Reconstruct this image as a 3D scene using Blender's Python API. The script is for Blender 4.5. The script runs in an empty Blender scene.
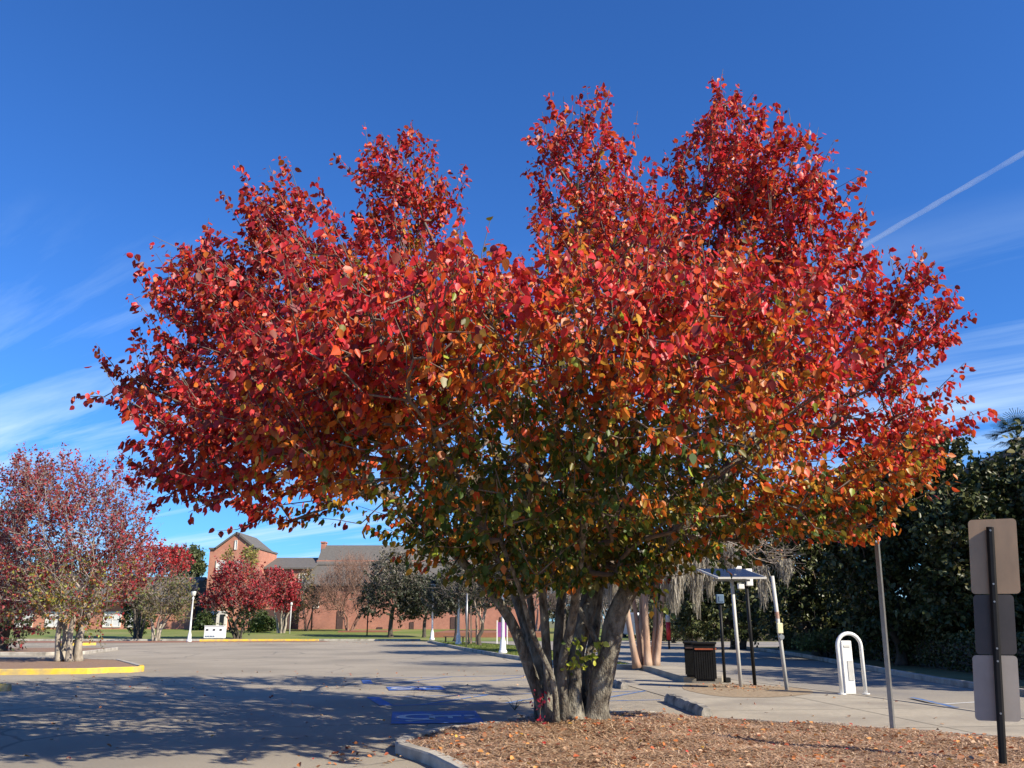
import bpy, bmesh, math, random
import numpy as np
from mathutils import Vector, Matrix
S = bpy.context.scene
COL = S.collection
R = math.radians
PI = math.pi

# ------------------------------------------------------------------ camera, sky, sun, exposure
PITCH, FPX, EYE = R(15.4), 858.0, 1.6
cd = bpy.data.cameras.new('camera'); cam = bpy.data.objects.new('camera', cd); COL.objects.link(cam)
cd.sensor_width = 36; cd.lens = 36*FPX/1024; cd.clip_start = .05; cd.clip_end = 20000
cam.location = (0, 0, EYE); cam.rotation_euler = (PI/2+PITCH, 0, 0)
S.camera = cam
SUN_EL, SUN_AZ = R(35), R(124.5)              # azimuth measured from +Y towards +X
S.view_settings.view_transform = 'Standard'; S.view_settings.look = 'None'
S.view_settings.exposure = .82; S.view_settings.gamma = 1
S.view_settings.use_curve_mapping = False
S.cycles.max_bounces = 6; S.cycles.diffuse_bounces = 3; S.cycles.transparent_max_bounces = 8
W = bpy.data.worlds.new('World'); S.world = W; W.use_nodes = True

def N(nt, t, **kw):
    n = nt.nodes.new(t)
    for k, v in kw.items(): setattr(n, k, v)
    return n
def L(nt, a, b): nt.links.new(a, b)
def math_node(nt, op, a, b=None, c=None, clamp=False):
    n = N(nt, 'ShaderNodeMath', operation=op, use_clamp=clamp)
    for i, v in enumerate((a, b, c)):
        if v is None: continue
        if hasattr(v, 'is_output'): L(nt, v, n.inputs[i])
        else: n.inputs[i].default_value = v
    return n.outputs[0]
def ramp(nt, fac, stops, interp='LINEAR'):
    n = N(nt, 'ShaderNodeValToRGB'); e = n.color_ramp.elements
    n.color_ramp.interpolation = interp
    while len(e) < len(stops): e.new(.5)
    for el, (p, c) in zip(e, stops):
        el.position = p; el.color = (*c, 1) if len(c) == 3 else c
    L(nt, fac, n.inputs[0]); return n.outputs[0]
def mixc(nt, fac, a, b, mode='MIX'):
    n = N(nt, 'ShaderNodeMix', data_type='RGBA', blend_type=mode)
    for i, v in ((0, fac), (6, a), (7, b)):
        if hasattr(v, 'is_output'): L(nt, v, n.inputs[i])
        elif i == 0: n.inputs[0].default_value = v
        else: n.inputs[i].default_value = (*v, 1)
    return n.outputs[2]

nt = W.node_tree; nt.nodes.clear()
wo = N(nt, 'ShaderNodeOutputWorld'); bg = N(nt, 'ShaderNodeBackground'); bg.inputs[1].default_value = .082
sky = N(nt, 'ShaderNodeTexSky', sky_type='NISHITA', sun_disc=False)
sky.sun_elevation = SUN_EL; sky.sun_rotation = SUN_AZ; sky.air_density = 1.0; sky.dust_density = .25; sky.ozone_density = 2.5
tint = mixc(nt, 1, sky.outputs[0], (.315, .71, 1.30), 'MULTIPLY')
tc = N(nt, 'ShaderNodeTexCoord'); sp = N(nt, 'ShaderNodeSeparateXYZ'); L(nt, tc.outputs['Generated'], sp.inputs[0])
zz = math_node(nt, 'ADD', math_node(nt, 'MAXIMUM', sp.outputs[2], 0), .06)
px_ = math_node(nt, 'DIVIDE', sp.outputs[0], zz); py_ = math_node(nt, 'DIVIDE', sp.outputs[1], zz)
al = math_node(nt, 'ADD', math_node(nt, 'MULTIPLY', px_, -.80), math_node(nt, 'MULTIPLY', py_, .60))
ac = math_node(nt, 'ADD', math_node(nt, 'MULTIPLY', px_, .60), math_node(nt, 'MULTIPLY', py_, .80))
cb = N(nt, 'ShaderNodeCombineXYZ'); L(nt, math_node(nt, 'MULTIPLY', al, .22), cb.inputs[0]); L(nt, math_node(nt, 'MULTIPLY', ac, 1.5), cb.inputs[1])
cn = N(nt, 'ShaderNodeTexNoise'); cn.inputs['Scale'].default_value = 1.5; cn.inputs['Detail'].default_value = 7; cn.inputs['Roughness'].default_value = .6; cn.inputs['Distortion'].default_value = .5
L(nt, cb.outputs[0], cn.inputs['Vector'])
cm = ramp(nt, cn.outputs[0], [(.44, (0, 0, 0)), (.70, (1, 1, 1))])
em = ramp(nt, sp.outputs[2], [(0, (.85, .85, .85)), (.16, (.75, .75, .75)), (.32, (.35, .35, .35)), (.42, (0, 0, 0))])
cf = math_node(nt, 'MULTIPLY', cm, em)
L(nt, mixc(nt, cf, tint, (5.2, 6.8, 8.4)), bg.inputs[0]); L(nt, bg.outputs[0], wo.inputs[0])

sd = bpy.data.lights.new('sun', 'SUN'); sun = bpy.data.objects.new('sun', sd); COL.objects.link(sun)
sd.energy = 5; sd.angle = R(.53); sd.color = (1, .90, .74)
dsun = Vector((math.sin(SUN_AZ)*math.cos(SUN_EL), math.cos(SUN_AZ)*math.cos(SUN_EL), math.sin(SUN_EL)))
sun.rotation_euler = dsun.to_track_quat('Z', 'Y').to_euler(); sun.location = dsun*60

# ------------------------------------------------------------------ survey of the photo: where a pixel meets the ground / a distance
def at(x, y, z=0.0):
    u = (x-512)/FPX; v = (384-y)/FPX
    dy = math.cos(PITCH)-v*math.sin(PITCH); dz = math.sin(PITCH)+v*math.cos(PITCH)
    t = (z-EYE)/dz
    return (u*t, dy*t)
def up(x, y, Y):
    u = (x-512)/FPX; v = (384-y)/FPX
    dy = math.cos(PITCH)-v*math.sin(PITCH); dz = math.sin(PITCH)+v*math.cos(PITCH)
    return np.array((u*Y/dy, Y, EYE+dz*Y/dy))

# ------------------------------------------------------------------ helpers
def tag(o, label=None, cat=None, group=None, kind=None):
    if label: o['label'] = label
    if cat: o['category'] = cat
    if group: o['group'] = group
    if kind: o['kind'] = kind
    return o
def thing(name, label, cat, loc=(0, 0, 0), rz=0, group=None):
    o = bpy.data.objects.new(name, None); COL.objects.link(o); o.empty_display_size = .2
    o.location = loc; o.rotation_euler = (0, 0, rz)
    return tag(o, label, cat, group)
def link(name, me, mat, parent=None, smooth=False):
    o = bpy.data.objects.new(name, me); COL.objects.link(o)
    for m in (mat if isinstance(mat, (list, tuple)) else [mat]): me.materials.append(m)
    if parent: o.parent = parent
    if smooth: me.polygons.foreach_set('use_smooth', [True]*len(me.polygons))
    return o
def obj(name, bm, mat, parent=None, smooth=False):
    me = bpy.data.meshes.new(name); bmesh.ops.recalc_face_normals(bm, faces=bm.faces); bm.to_mesh(me); bm.free()
    return link(name, me, mat, parent, smooth)
def mesh_np(name, V, Fc, mat, parent=None, smooth=False, col=None, k=None):
    """V (n,3); Fc (m,k) array of equal-size faces"""
    me = bpy.data.meshes.new(name); V = np.asarray(V, np.float32); Fc = np.asarray(Fc, np.int32); k = Fc.shape[1]
    me.vertices.add(len(V)); me.vertices.foreach_set('co', V.ravel())
    me.loops.add(Fc.size); me.loops.foreach_set('vertex_index', Fc.ravel())
    me.polygons.add(len(Fc)); me.polygons.foreach_set('loop_start', np.arange(0, Fc.size, k, dtype=np.int32))
    me.polygons.foreach_set('loop_total', np.full(len(Fc), k, np.int32))
    if col is not None:
        a = me.color_attributes.new('Col', 'FLOAT_COLOR', 'POINT')
        c = np.ones((len(V), 4), np.float32); c[:, :3] = col; a.data.foreach_set('color', c.ravel())
    me.update(calc_edges=True); me.validate()
    return link(name, me, mat, parent, smooth)
def box(bm, c, s, rz=0, bev=0, rot=None):
    g = bmesh.ops.create_cube(bm, size=1)['verts']
    bmesh.ops.scale(bm, vec=s, verts=g)
    if bev:
        ed = list({e for v in g for e in v.link_edges})
        r_ = bmesh.ops.bevel(bm, geom=ed, offset=bev, segments=2, affect='EDGES', profile=.5)
        g = list({v for f in r_['faces'] for v in f.verts} | {v for v in g if v.is_valid})
    M = (rot if rot else Matrix.Rotation(rz, 3, 'Z'))
    for v in g: v.co = M @ v.co + Vector(c)
    return g
def cyl(bm, p0, p1, r0, r1=None, n=12, cap=True):
    p0, p1 = Vector(p0), Vector(p1); r1 = r0 if r1 is None else r1
    q = (p1-p0).to_track_quat('Z', 'Y')
    a = [bm.verts.new(p0+q@Vector((r0*math.cos(2*PI*i/n), r0*math.sin(2*PI*i/n), 0))) for i in range(n)]
    b = [bm.verts.new(p1+q@Vector((r1*math.cos(2*PI*i/n), r1*math.sin(2*PI*i/n), 0))) for i in range(n)]
    for i in range(n): bm.faces.new((a[i], a[(i+1) % n], b[(i+1) % n], b[i]))
    if cap: bm.faces.new(a[::-1]); bm.faces.new(b)
def lathe(bm, prof, n=16, c=(0, 0, 0)):
    rings = []
    for r, z in prof: rings.append([bm.verts.new((c[0]+r*math.cos(2*PI*i/n), c[1]+r*math.sin(2*PI*i/n), c[2]+z)) for i in range(n)])
    for A, B in zip(rings, rings[1:]):
        for i in range(n): bm.faces.new((A[i], A[(i+1) % n], B[(i+1) % n], B[i]))
    bm.faces.new(rings[0][::-1]); bm.faces.new(rings[-1])
def sweep(bm, pts, r, n=10, rough=0, seed=0):
    pts = [Vector(p) for p in pts]; rings = []
    for i, p in enumerate(pts):
        d = (pts[min(i+1, len(pts)-1)]-pts[max(i-1, 0)]).normalized(); q = d.to_track_quat('Z', 'Y')
        rr = r[i] if isinstance(r, (list, tuple, np.ndarray)) else r
        if rough: ph = i*.55; wob = [1+rough*(.6*math.sin(3*2*PI*k/n+ph+seed)+.5*math.sin(2*2*PI*k/n-ph*1.7+seed*2)+.5*math.sin(5*2*PI*k/n+ph*.6)+random.uniform(-.5, .5)) for k in range(n)]
        else: wob = [1]*n
        rings.append([bm.verts.new(p+q@Vector((rr*wob[k]*math.cos(2*PI*k/n), rr*wob[k]*math.sin(2*PI*k/n), 0))) for k in range(n)])
    for A, B in zip(rings, rings[1:]):
        best = min(range(n), key=lambda s: (A[0].co-B[s].co).length)
        for k in range(n): bm.faces.new((A[k], A[(k+1) % n], B[(k+1+best) % n], B[(k+best) % n]))
    bm.faces.new(rings[0][::-1]); bm.faces.new(rings[-1])
def prism(bm, poly, z0, z1):
    a = [bm.verts.new((x, y, z0)) for x, y in poly]; b = [bm.verts.new((x, y, z1)) for x, y in poly]
    n = len(poly)
    for i in range(n): bm.faces.new((a[i], a[(i+1) % n], b[(i+1) % n], b[i]))
    bm.faces.new(a[::-1]); bm.faces.new(b)
def sheet(name, poly, z, mat, kind='structure'):
    bm = bmesh.new(); f = bm.faces.new([bm.verts.new((x, y, z)) for x, y in poly])
    if f.calc_area() and f.normal.z < 0: f.normal_flip()
    bmesh.ops.triangulate(bm, faces=bm.faces)
    me = bpy.data.meshes.new(name); bm.to_mesh(me); bm.free()
    o = link(name, me, mat); o['kind'] = kind; return o
def smooth_line(pts, n=6):
    P = [np.array(p, float) for p in pts]; out = []
    for i in range(len(P)-1):
        p0, p1, p2, p3 = P[max(i-1, 0)], P[i], P[i+1], P[min(i+2, len(P)-1)]
        for k in range(n):
            t = k/n
            out.append(.5*((2*p1)+(-p0+p2)*t+(2*p0-5*p1+4*p2-p3)*t*t+(-p0+3*p1-3*p2+p3)*t**3))
    out.append(P[-1]); return out
def offset_line(pts, d):
    P = [np.array(p[:2], float) for p in pts]; out = []
    for i in range(len(P)):
        t = P[min(i+1, len(P)-1)]-P[max(i-1, 0)]; t /= np.linalg.norm(t)
        out.append(P[i]+d*np.array((-t[1], t[0])))
    return out
def inside(poly, X, Y):
    c = np.zeros(len(X), bool); n = len(poly)
    for i in range(n):
        x0, y0 = poly[i]; x1, y1 = poly[(i+1) % n]
        if y0 == y1: continue
        c ^= ((y0 > Y) != (y1 > Y)) & (X < (x1-x0)*(Y-y0)/(y1-y0)+x0)
    return c

# ------------------------------------------------------------------ materials
def mat(name, c, rough=.7, c2=None, scale=6, contrast=(.35, .65), bump=0, bscale=None, metal=0, spec=.5, detail=6, stretch=None, c3=None, s3=.6, bdist=.02):
    m = bpy.data.materials.new(name); m.use_nodes = True; nt = m.node_tree
    b = nt.nodes['Principled BSDF']; b.inputs['Roughness'].default_value = rough; b.inputs['Metallic'].default_value = metal
    b.inputs['Specular IOR Level'].default_value = spec
    b.inputs['Base Color'].default_value = (*c, 1)
    t = N(nt, 'ShaderNodeTexCoord'); vec = t.outputs['Object']
    if stretch:
        mp = N(nt, 'ShaderNodeMapping'); mp.inputs['Scale'].default_value = stretch; L(nt, vec, mp.inputs[0]); vec = mp.outputs[0]
    if c2:
        n = N(nt, 'ShaderNodeTexNoise'); n.inputs['Scale'].default_value = scale; n.inputs['Detail'].default_value = detail; n.inputs['Roughness'].default_value = .65
        L(nt, vec, n.inputs['Vector'])
        col = ramp(nt, n.outputs[0], [(contrast[0], c), (contrast[1], c2)])
        if c3:
            n3 = N(nt, 'ShaderNodeTexNoise'); n3.inputs['Scale'].default_value = s3; n3.inputs['Detail'].default_value = 4; L(nt, vec, n3.inputs['Vector'])
            col = mixc(nt, ramp(nt, n3.outputs[0], [(.42, (0, 0, 0)), (.68, (1, 1, 1))]), col, c3)
        L(nt, col, b.inputs['Base Color'])
    if bump:
        n2 = N(nt, 'ShaderNodeTexNoise'); n2.inputs['Scale'].default_value = bscale or scale*3; n2.inputs['Detail'].default_value = 5
        L(nt, vec, n2.inputs['Vector'])
        bp = N(nt, 'ShaderNodeBump'); bp.inputs['Strength'].default_value = bump; bp.inputs['Distance'].default_value = bdist
        L(nt, n2.outputs[0], bp.inputs['Height']); L(nt, bp.outputs[0], b.inputs['Normal'])
    return m
def leaf_mat(name, rough=.38, trans=.35, spec=.5):
    m = bpy.data.materials.new(name); m.use_nodes = True; nt = m.node_tree
    b = nt.nodes['Principled BSDF']; b.inputs['Roughness'].default_value = rough; b.inputs['Specular IOR Level'].default_value = spec
    a = N(nt, 'ShaderNodeAttribute', attribute_name='Col'); L(nt, a.outputs['Color'], b.inputs['Base Color'])
    if trans:
        tr = N(nt, 'ShaderNodeBsdfTranslucent'); L(nt, a.outputs['Color'], tr.inputs[0])
        mx = N(nt, 'ShaderNodeMixShader'); mx.inputs[0].default_value = trans
        L(nt, b.outputs[0], mx.inputs[1]); L(nt, tr.outputs[0], mx.inputs[2]); L(nt, mx.outputs[0], nt.nodes['Material Output'].inputs[0])
    return m
def brick_mat(name, c, c2):
    m = bpy.data.materials.new(name); m.use_nodes = True; nt = m.node_tree
    b = nt.nodes['Principled BSDF']; b.inputs['Roughness'].default_value = .85
    t = N(nt, 'ShaderNodeTexCoord'); s_ = N(nt, 'ShaderNodeSeparateXYZ'); L(nt, t.outputs['Object'], s_.inputs[0])
    cb = N(nt, 'ShaderNodeCombineXYZ'); L(nt, math_node(nt, 'ADD', s_.outputs[0], s_.outputs[1]), cb.inputs[0]); L(nt, s_.outputs[2], cb.inputs[1])
    bt = N(nt, 'ShaderNodeTexBrick'); bt.inputs['Scale'].default_value = 2.2; bt.inputs['Mortar Size'].default_value = .012
    bt.inputs['Color1'].default_value = (*c, 1); bt.inputs['Color2'].default_value = (*c2, 1); bt.inputs['Mortar'].default_value = (.42, .33, .28, 1)
    L(nt, cb.outputs[0], bt.inputs['Vector'])
    n = N(nt, 'ShaderNodeTexNoise'); n.inputs['Scale'].default_value = .7; n.inputs['Detail'].default_value = 7; L(nt, t.outputs['Object'], n.inputs['Vector'])
    col = mixc(nt, ramp(nt, n.outputs[0], [(.35, (0, 0, 0)), (.7, (.5, .5, .5))]), bt.outputs[0], (.22, .10, .075))
    L(nt, col, b.inputs['Base Color']); return m

M = {}
M['asphalt'] = mat('worn_asphalt', (.285, .243, .18), .9, (.41, .355, .27), 30, (.3, .7), .6, 140, c3=(.235, .203, .153), s3=.22)
def wear(m):
    nt = m.node_tree; b = nt.nodes['Principled BSDF']; src = b.inputs['Base Color'].links[0].from_socket
    t = N(nt, 'ShaderNodeTexCoord').outputs['Object']
    nz = N(nt, 'ShaderNodeTexNoise'); nz.inputs['Scale'].default_value = 1.3; nz.inputs['Detail'].default_value = 5; L(nt, t, nz.inputs['Vector'])
    va = N(nt, 'ShaderNodeMix', data_type='VECTOR'); va.inputs[0].default_value = .22; L(nt, t, va.inputs[4]); L(nt, nz.outputs['Color'], va.inputs[5])
    vo = N(nt, 'ShaderNodeTexVoronoi', feature='DISTANCE_TO_EDGE'); vo.inputs['Scale'].default_value = .33; L(nt, va.outputs[1], vo.inputs['Vector'])
    n2 = N(nt, 'ShaderNodeTexNoise'); n2.inputs['Scale'].default_value = .17; L(nt, t, n2.inputs['Vector'])
    cr = math_node(nt, 'MULTIPLY', ramp(nt, vo.outputs['Distance'], [(0, (1, 1, 1)), (.007, (.9, .9, .9)), (.012, (0, 0, 0))]), ramp(nt, n2.outputs[0], [(.46, (0, 0, 0)), (.56, (.75, .75, .75))]))
    col = mixc(nt, cr, src, (.085, .078, .066))
    v3 = N(nt, 'ShaderNodeTexVoronoi'); v3.inputs['Scale'].default_value = .42; L(nt, va.outputs[1], v3.inputs['Vector'])
    n4 = N(nt, 'ShaderNodeTexNoise'); n4.inputs['Scale'].default_value = 3; n4.inputs['Detail'].default_value = 6; L(nt, t, n4.inputs['Vector'])
    st = math_node(nt, 'MULTIPLY', ramp(nt, v3.outputs['Distance'], [(.05, (.55, .55, .55)), (.3, (0, 0, 0))]), ramp(nt, n4.outputs[0], [(.42, (0, 0, 0)), (.6, (1, 1, 1))]))
    col = mixc(nt, st, col, (.13, .12, .105))
    n5 = N(nt, 'ShaderNodeTexNoise'); n5.inputs['Scale'].default_value = 230; n5.inputs['Detail'].default_value = 2; L(nt, t, n5.inputs['Vector'])
    col = mixc(nt, ramp(nt, n5.outputs[0], [(.35, (.6, .6, .6)), (.5, (0, 0, 0))]), col, (.13, .12, .10))
    L(nt, col, b.inputs['Base Color'])
wear(M['asphalt'])
M['road'] = mat('street_asphalt', (.24, .212, .168), .9, (.32, .285, .23), 18, (.3, .7), .4, 120, c3=(.2, .185, .165), s3=.3)
M['concrete'] = mat('concrete', (.30, .265, .205), .9, (.40, .355, .275), 9, (.3, .7), .3, 90, c3=(.25, .22, .175), s3=.7)
M['kerb'] = mat('kerb_concrete', (.36, .33, .28), .9, (.47, .44, .38), 8, (.3, .7), .4, 60, c3=(.22, .2, .17), s3=2.2)
M['bumper'] = mat('stained_concrete', (.24, .22, .19), .9, (.4, .37, .32), 7, (.35, .65), .6, 40, c3=(.07, .065, .06), s3=3)
M['yellow'] = mat('yellow_kerb_paint', (.62, .40, .03), .7, (.70, .49, .05), 9, (.3, .7), .3, 50, c3=(.36, .28, .14), s3=2.6)
M['soil'] = mat('mulch_soil', (.16, .095, .06), .95, (.30, .19, .13), 9, (.3, .7), .9, 45, c3=(.23, .15, .09), s3=1.2)
M['dirt'] = mat('dirt', (.19, .13, .075), .95, (.36, .28, .18), 9, (.3, .7), .6, 50)
M['grass'] = mat('lawn', (.085, .13, .018), .9, (.16, .20, .03), 1.6, (.3, .7), .6, 30, c3=(.20, .2, .06), s3=.16)
M['field'] = mat('rough_ground', (.10, .11, .035), .95, (.17, .15, .06), .8, (.3, .7), .6, 12)
M['straw'] = mat('red_mulch', (.20, .085, .05), .95, (.28, .12, .07), 3, (.3, .7), .5, 20)
M['blue'] = mat('blue_line_paint', (.03, .11, .33), .75, (.08, .17, .36), 11, (.42, .66), .2, 60, c3=(.2, .22, .25), s3=5)
M['bluesq'] = mat('blue_square_paint', (.02, .08, .34), .75, (.05, .13, .38), 9, (.4, .7), .2, 60, c3=(.10, .13, .2), s3=3.5)
M['white'] = mat('white_line_paint', (.62, .62, .6), .7, (.45, .45, .43), 11, (.45, .7))
M['brick'] = brick_mat('brick_wall_material', (.43, .17, .11), (.34, .13, .085))
M['brick2'] = brick_mat('brick_wall_orange', (.52, .21, .12), (.43, .155, .09))
M['shingle'] = mat('roof_shingle', (.085, .078, .07), .9, (.135, .125, .112), 3, (.3, .7), .4, 25, stretch=(1, 1, 4))
M['darkroof'] = mat('dark_roof', (.03, .03, .032), .8, (.05, .05, .055), 4)
M['trim'] = mat('pale_trim', (.68, .65, .58), .6, (.6, .57, .5), 4)
M['wdark'] = mat('window_dark', (.02, .025, .03), .15)
M['wpale'] = mat('window_blind', (.62, .62, .6), .3, (.55, .56, .56), 3)
M['recess'] = mat('shade_dark_brown', (.055, .03, .028), .9, (.08, .045, .04), 4)  # dark brown carrying the porch's shade; also doors, pipe and a bin band
M['bark'] = mat('grey_bark', (.035, .03, .023), .95, (.15, .128, .10), 15, (.36, .66), 1.0, 45, stretch=(1, 1, .45), c3=(.27, .25, .2), s3=9, bdist=.05)
M['paleb'] = mat('pale_bark', (.30, .26, .2), .95, (.46, .41, .33), 9, (.3, .7), .8, 30, stretch=(1, 1, .4), c3=(.17, .14, .11), s3=5)
M['twig'] = mat('twig_bark', (.10, .075, .06), .9, (.17, .13, .10), 5)
M['browntwig'] = mat('brown_twig_bark', (.20, .115, .08), .9, (.28, .17, .125), 3)
M['greytwig'] = mat('grey_twig_bark', (.25, .205, .17), .9, (.36, .30, .26), 3)
M['darkbark'] = mat('dark_bark', (.045, .038, .03), .95, (.09, .075, .06), 6, bump=.8, bscale=20)
M['myrtle'] = mat('peeling_myrtle_bark', (.36, .215, .145), .75, (.20, .135, .095), 6, (.35, .65), .6, 14, stretch=(1, 1, .3), c3=(.44, .31, .225), s3=4)
M['moss'] = leaf_mat('moss_strand', .9, .25, .1)
M['leaf'] = leaf_mat('glossy_leaf', .44, .40, .45)
M['leaf2'] = leaf_mat('matte_leaf', .55, .3)
M['mag'] = leaf_mat('waxy_leaf', .42, .08, .3)
M['litter'] = leaf_mat('fallen_leaf', .6, .15)
M['steel'] = mat('galvanised_steel', (.36, .36, .35), .42, (.28, .28, .27), 12, metal=.75)
M['greypaint'] = mat('pale_grey_paint', (.52, .52, .49), .5, (.43, .43, .41), 7)
M['alu'] = mat('aluminium_reflect_tint', (.36, .235, .14), .4, (.27, .18, .11), 3, metal=.3, bump=.06, bscale=3, stretch=(1, 1, .4))  # warm brown base stands in for the tree reflected in the aluminium
M['brownp'] = mat('sign_back_dark', (.045, .038, .034), .5, (.06, .05, .045), 3)
M['pinkgrey'] = mat('sign_back_primer', (.30, .265, .225), .6, (.34, .30, .255), 3)
M['blackp'] = mat('black_paint', (.008, .008, .009), .5, (.013, .013, .013), 6, spec=.2)
M['bin'] = mat('black_slats', (.009, .009, .009), .6, (.014, .014, .014), 4, spec=.15)
M['orange'] = mat('orange_band', (.42, .10, .035), .6, (.25, .05, .02), 9)
M['whitep'] = mat('white_enamel', (.78, .78, .76), .4, (.70, .70, .68), 5)
M['cell'] = mat('solar_cell', (.012, .015, .026), .35, spec=.3)
M['grid'] = mat('cell_grid', (.42, .44, .47), .4)
M['tape'] = mat('faded_tape', (.40, .30, .24), .6, (.3, .12, .08), 20)
M['beige'] = mat('pale_yellow_plastic', (.70, .66, .42), .5)
M['red'] = mat('red_paint', (.55, .02, .02), .45)
M['purple'] = mat('purple_fabric', (.20, .05, .22), .7, (.26, .07, .27), 3)
M['glass'] = mat('lamp_glass', (.55, .55, .5), .2)
M['rubber'] = mat('tyre_rubber', (.015, .015, .015), .8)
M['bluebox'] = mat('blue_grey_paint', (.10, .16, .24), .5)

# ------------------------------------------------------------------ leaves and branches in numpy
rng = np.random.default_rng(7); random.seed(7)
def unit(v): return v/(np.linalg.norm(v, axis=-1, keepdims=True)+1e-9)
def leaf_mesh(name, P, D, size, cols, mtl, parent=None, width=.36, nrm=None, fold=.22, kind=None):
    """one folded leaf (two quads) per point P with tip direction D"""
    n = len(P); D = unit(D); Nn = rng.normal(size=(n, 3)) if nrm is None else nrm
    Nn = unit(Nn-(Nn*D).sum(1, keepdims=True)*D); X = np.cross(D, Nn)
    s = np.asarray(size).reshape(-1, 1)*np.ones((n, 1)); w = s*width*rng.uniform(.8, 1.15, (n, 1)); f = Nn*w*fold*rng.uniform(-.3, 1.6, (n, 1))
    curl = Nn*s*rng.uniform(-.22, .1, (n, 1))
    bw = rng.uniform(.55, .85, (n, 1)); mid_ = rng.uniform(.36, .5, (n, 1)); bend = Nn*s*rng.uniform(-.12, .1, (n, 1))
    def sd_(t, wf, q): return P+D*s*t+X*w*wf+f*abs(wf)+bend*q
    V = np.stack([P, sd_(.14, bw, .1), sd_(mid_, 1.0, .5), sd_(.76, .58, .8), P+D*s+curl+bend, sd_(.76, -.58, .8), sd_(mid_, -1.0, .5), sd_(.14, -bw, .1)], 1).reshape(-1, 3)
    b = np.arange(n)[:, None]*8
    F = np.concatenate([b+np.array([[0, 1, 2, 3, 4]]), b+np.array([[4, 5, 6, 7, 0]])], 0)
    o = mesh_np(name, V, F, mtl, parent, False, np.repeat(cols, 8, 0))
    if kind: o['kind'] = kind
    return o
def tubes(A, B, ra, rb, k=5):
    n = len(A); d = unit(B-A); h = np.where(np.abs(d[:, 2:3]) < .9, np.array([[0, 0, 1.]]), np.array([[1., 0, 0]]))
    u = unit(np.cross(d, h)); v = np.cross(d, u); an = np.arange(k)*2*PI/k
    ring = u[:, None, :]*np.cos(an)[None, :, None]+v[:, None, :]*np.sin(an)[None, :, None]
    V = np.concatenate([A[:, None, :]+ring*np.reshape(ra, (n, 1, 1)), B[:, None, :]+ring*np.reshape(rb, (n, 1, 1))], 1).reshape(-1, 3)
    b = np.arange(n)[:, None, None]*2*k; i = np.arange(k)
    F = np.stack([i, (i+1) % k, (i+1) % k+k, i+k], 1)[None]+b
    return V, F.reshape(-1, 4)
def grow(stems, pts, fork, alpha=.35):
    """attach the points one by one to the cheapest node reached so far -> a branching skeleton"""
    pos, par, plen = [], [], []
    for st in stems:
        for i, p in enumerate(st):
            pos.append(p); par.append(-1 if i == 0 else len(pos)-2)
            plen.append(0 if i == 0 else plen[-1]+np.linalg.norm(np.array(p)-np.array(st[i-1])))
    n0 = len(pos); n = n0+len(pts)
    Pn = np.zeros((n, 3)); Pn[:n0] = np.array(pos); PL = np.zeros(n); PL[:n0] = plen; parent = np.full(n, -1); parent[:n0] = par
    low = np.zeros(n, bool)
    c0 = 0
    for st in stems:                                  # nothing sprouts from the lowest part of a stem
        z0 = st[0][2]; low[c0:c0+max(1, int(len(st)*.55))] = True; c0 += len(st)
    order = np.argsort(np.linalg.norm(pts-fork, axis=1)); pts = pts[order]
    for i in range(len(pts)):
        m = n0+i; d = np.linalg.norm(Pn[:m]-pts[i], axis=1)
        cost = d+alpha*PL[:m]+low[:m]*50
        j = int(np.argmin(cost)); Pn[m] = pts[i]; parent[m] = j; PL[m] = PL[j]+d[j]
    return Pn, parent, n0, order
def pipe(parent, tip=.008, ex=2.4):
    n = len(parent); a = np.zeros(n); kids = np.zeros(n, int)
    for i in range(n-1, -1, -1):
        if kids[i] == 0: a[i] = tip**ex
        if parent[i] >= 0: a[parent[i]] += a[i]; kids[parent[i]] += 1
    return a**(1/ex), kids
def lobe_points(lobes, n, shell=.72, minz=None):
    w = np.array([max(l[3]*l[5], l[4]*l[5]) for l in lobes]); w = w/w.sum()
    idx = rng.choice(len(lobes), n, p=w)
    C = np.array([l[:3] for l in lobes])[idx]; A = np.array([l[3:6] for l in lobes])[idx]
    d = unit(rng.normal(size=(n, 3)))
    r = np.where(rng.random(n) < shell, rng.uniform(.72, 1.02, n), rng.uniform(.1, .75, n))[:, None]
    return C+d*A*r
def lobe_depth(lobes, P):
    """0 at the outside of the crown, 1 deep inside"""
    best = np.full(len(P), -9.)
    for l in lobes:
        q = np.sqrt((((P-np.array(l[:3]))/np.array(l[3:6]))**2).sum(1)); best = np.maximum(best, (1-q)*min(l[3:6]))
    return best
def palette(cols, w, n):
    c = np.array(cols)[rng.choice(len(cols), n, p=np.array(w)/sum(w))]
    return c

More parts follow.
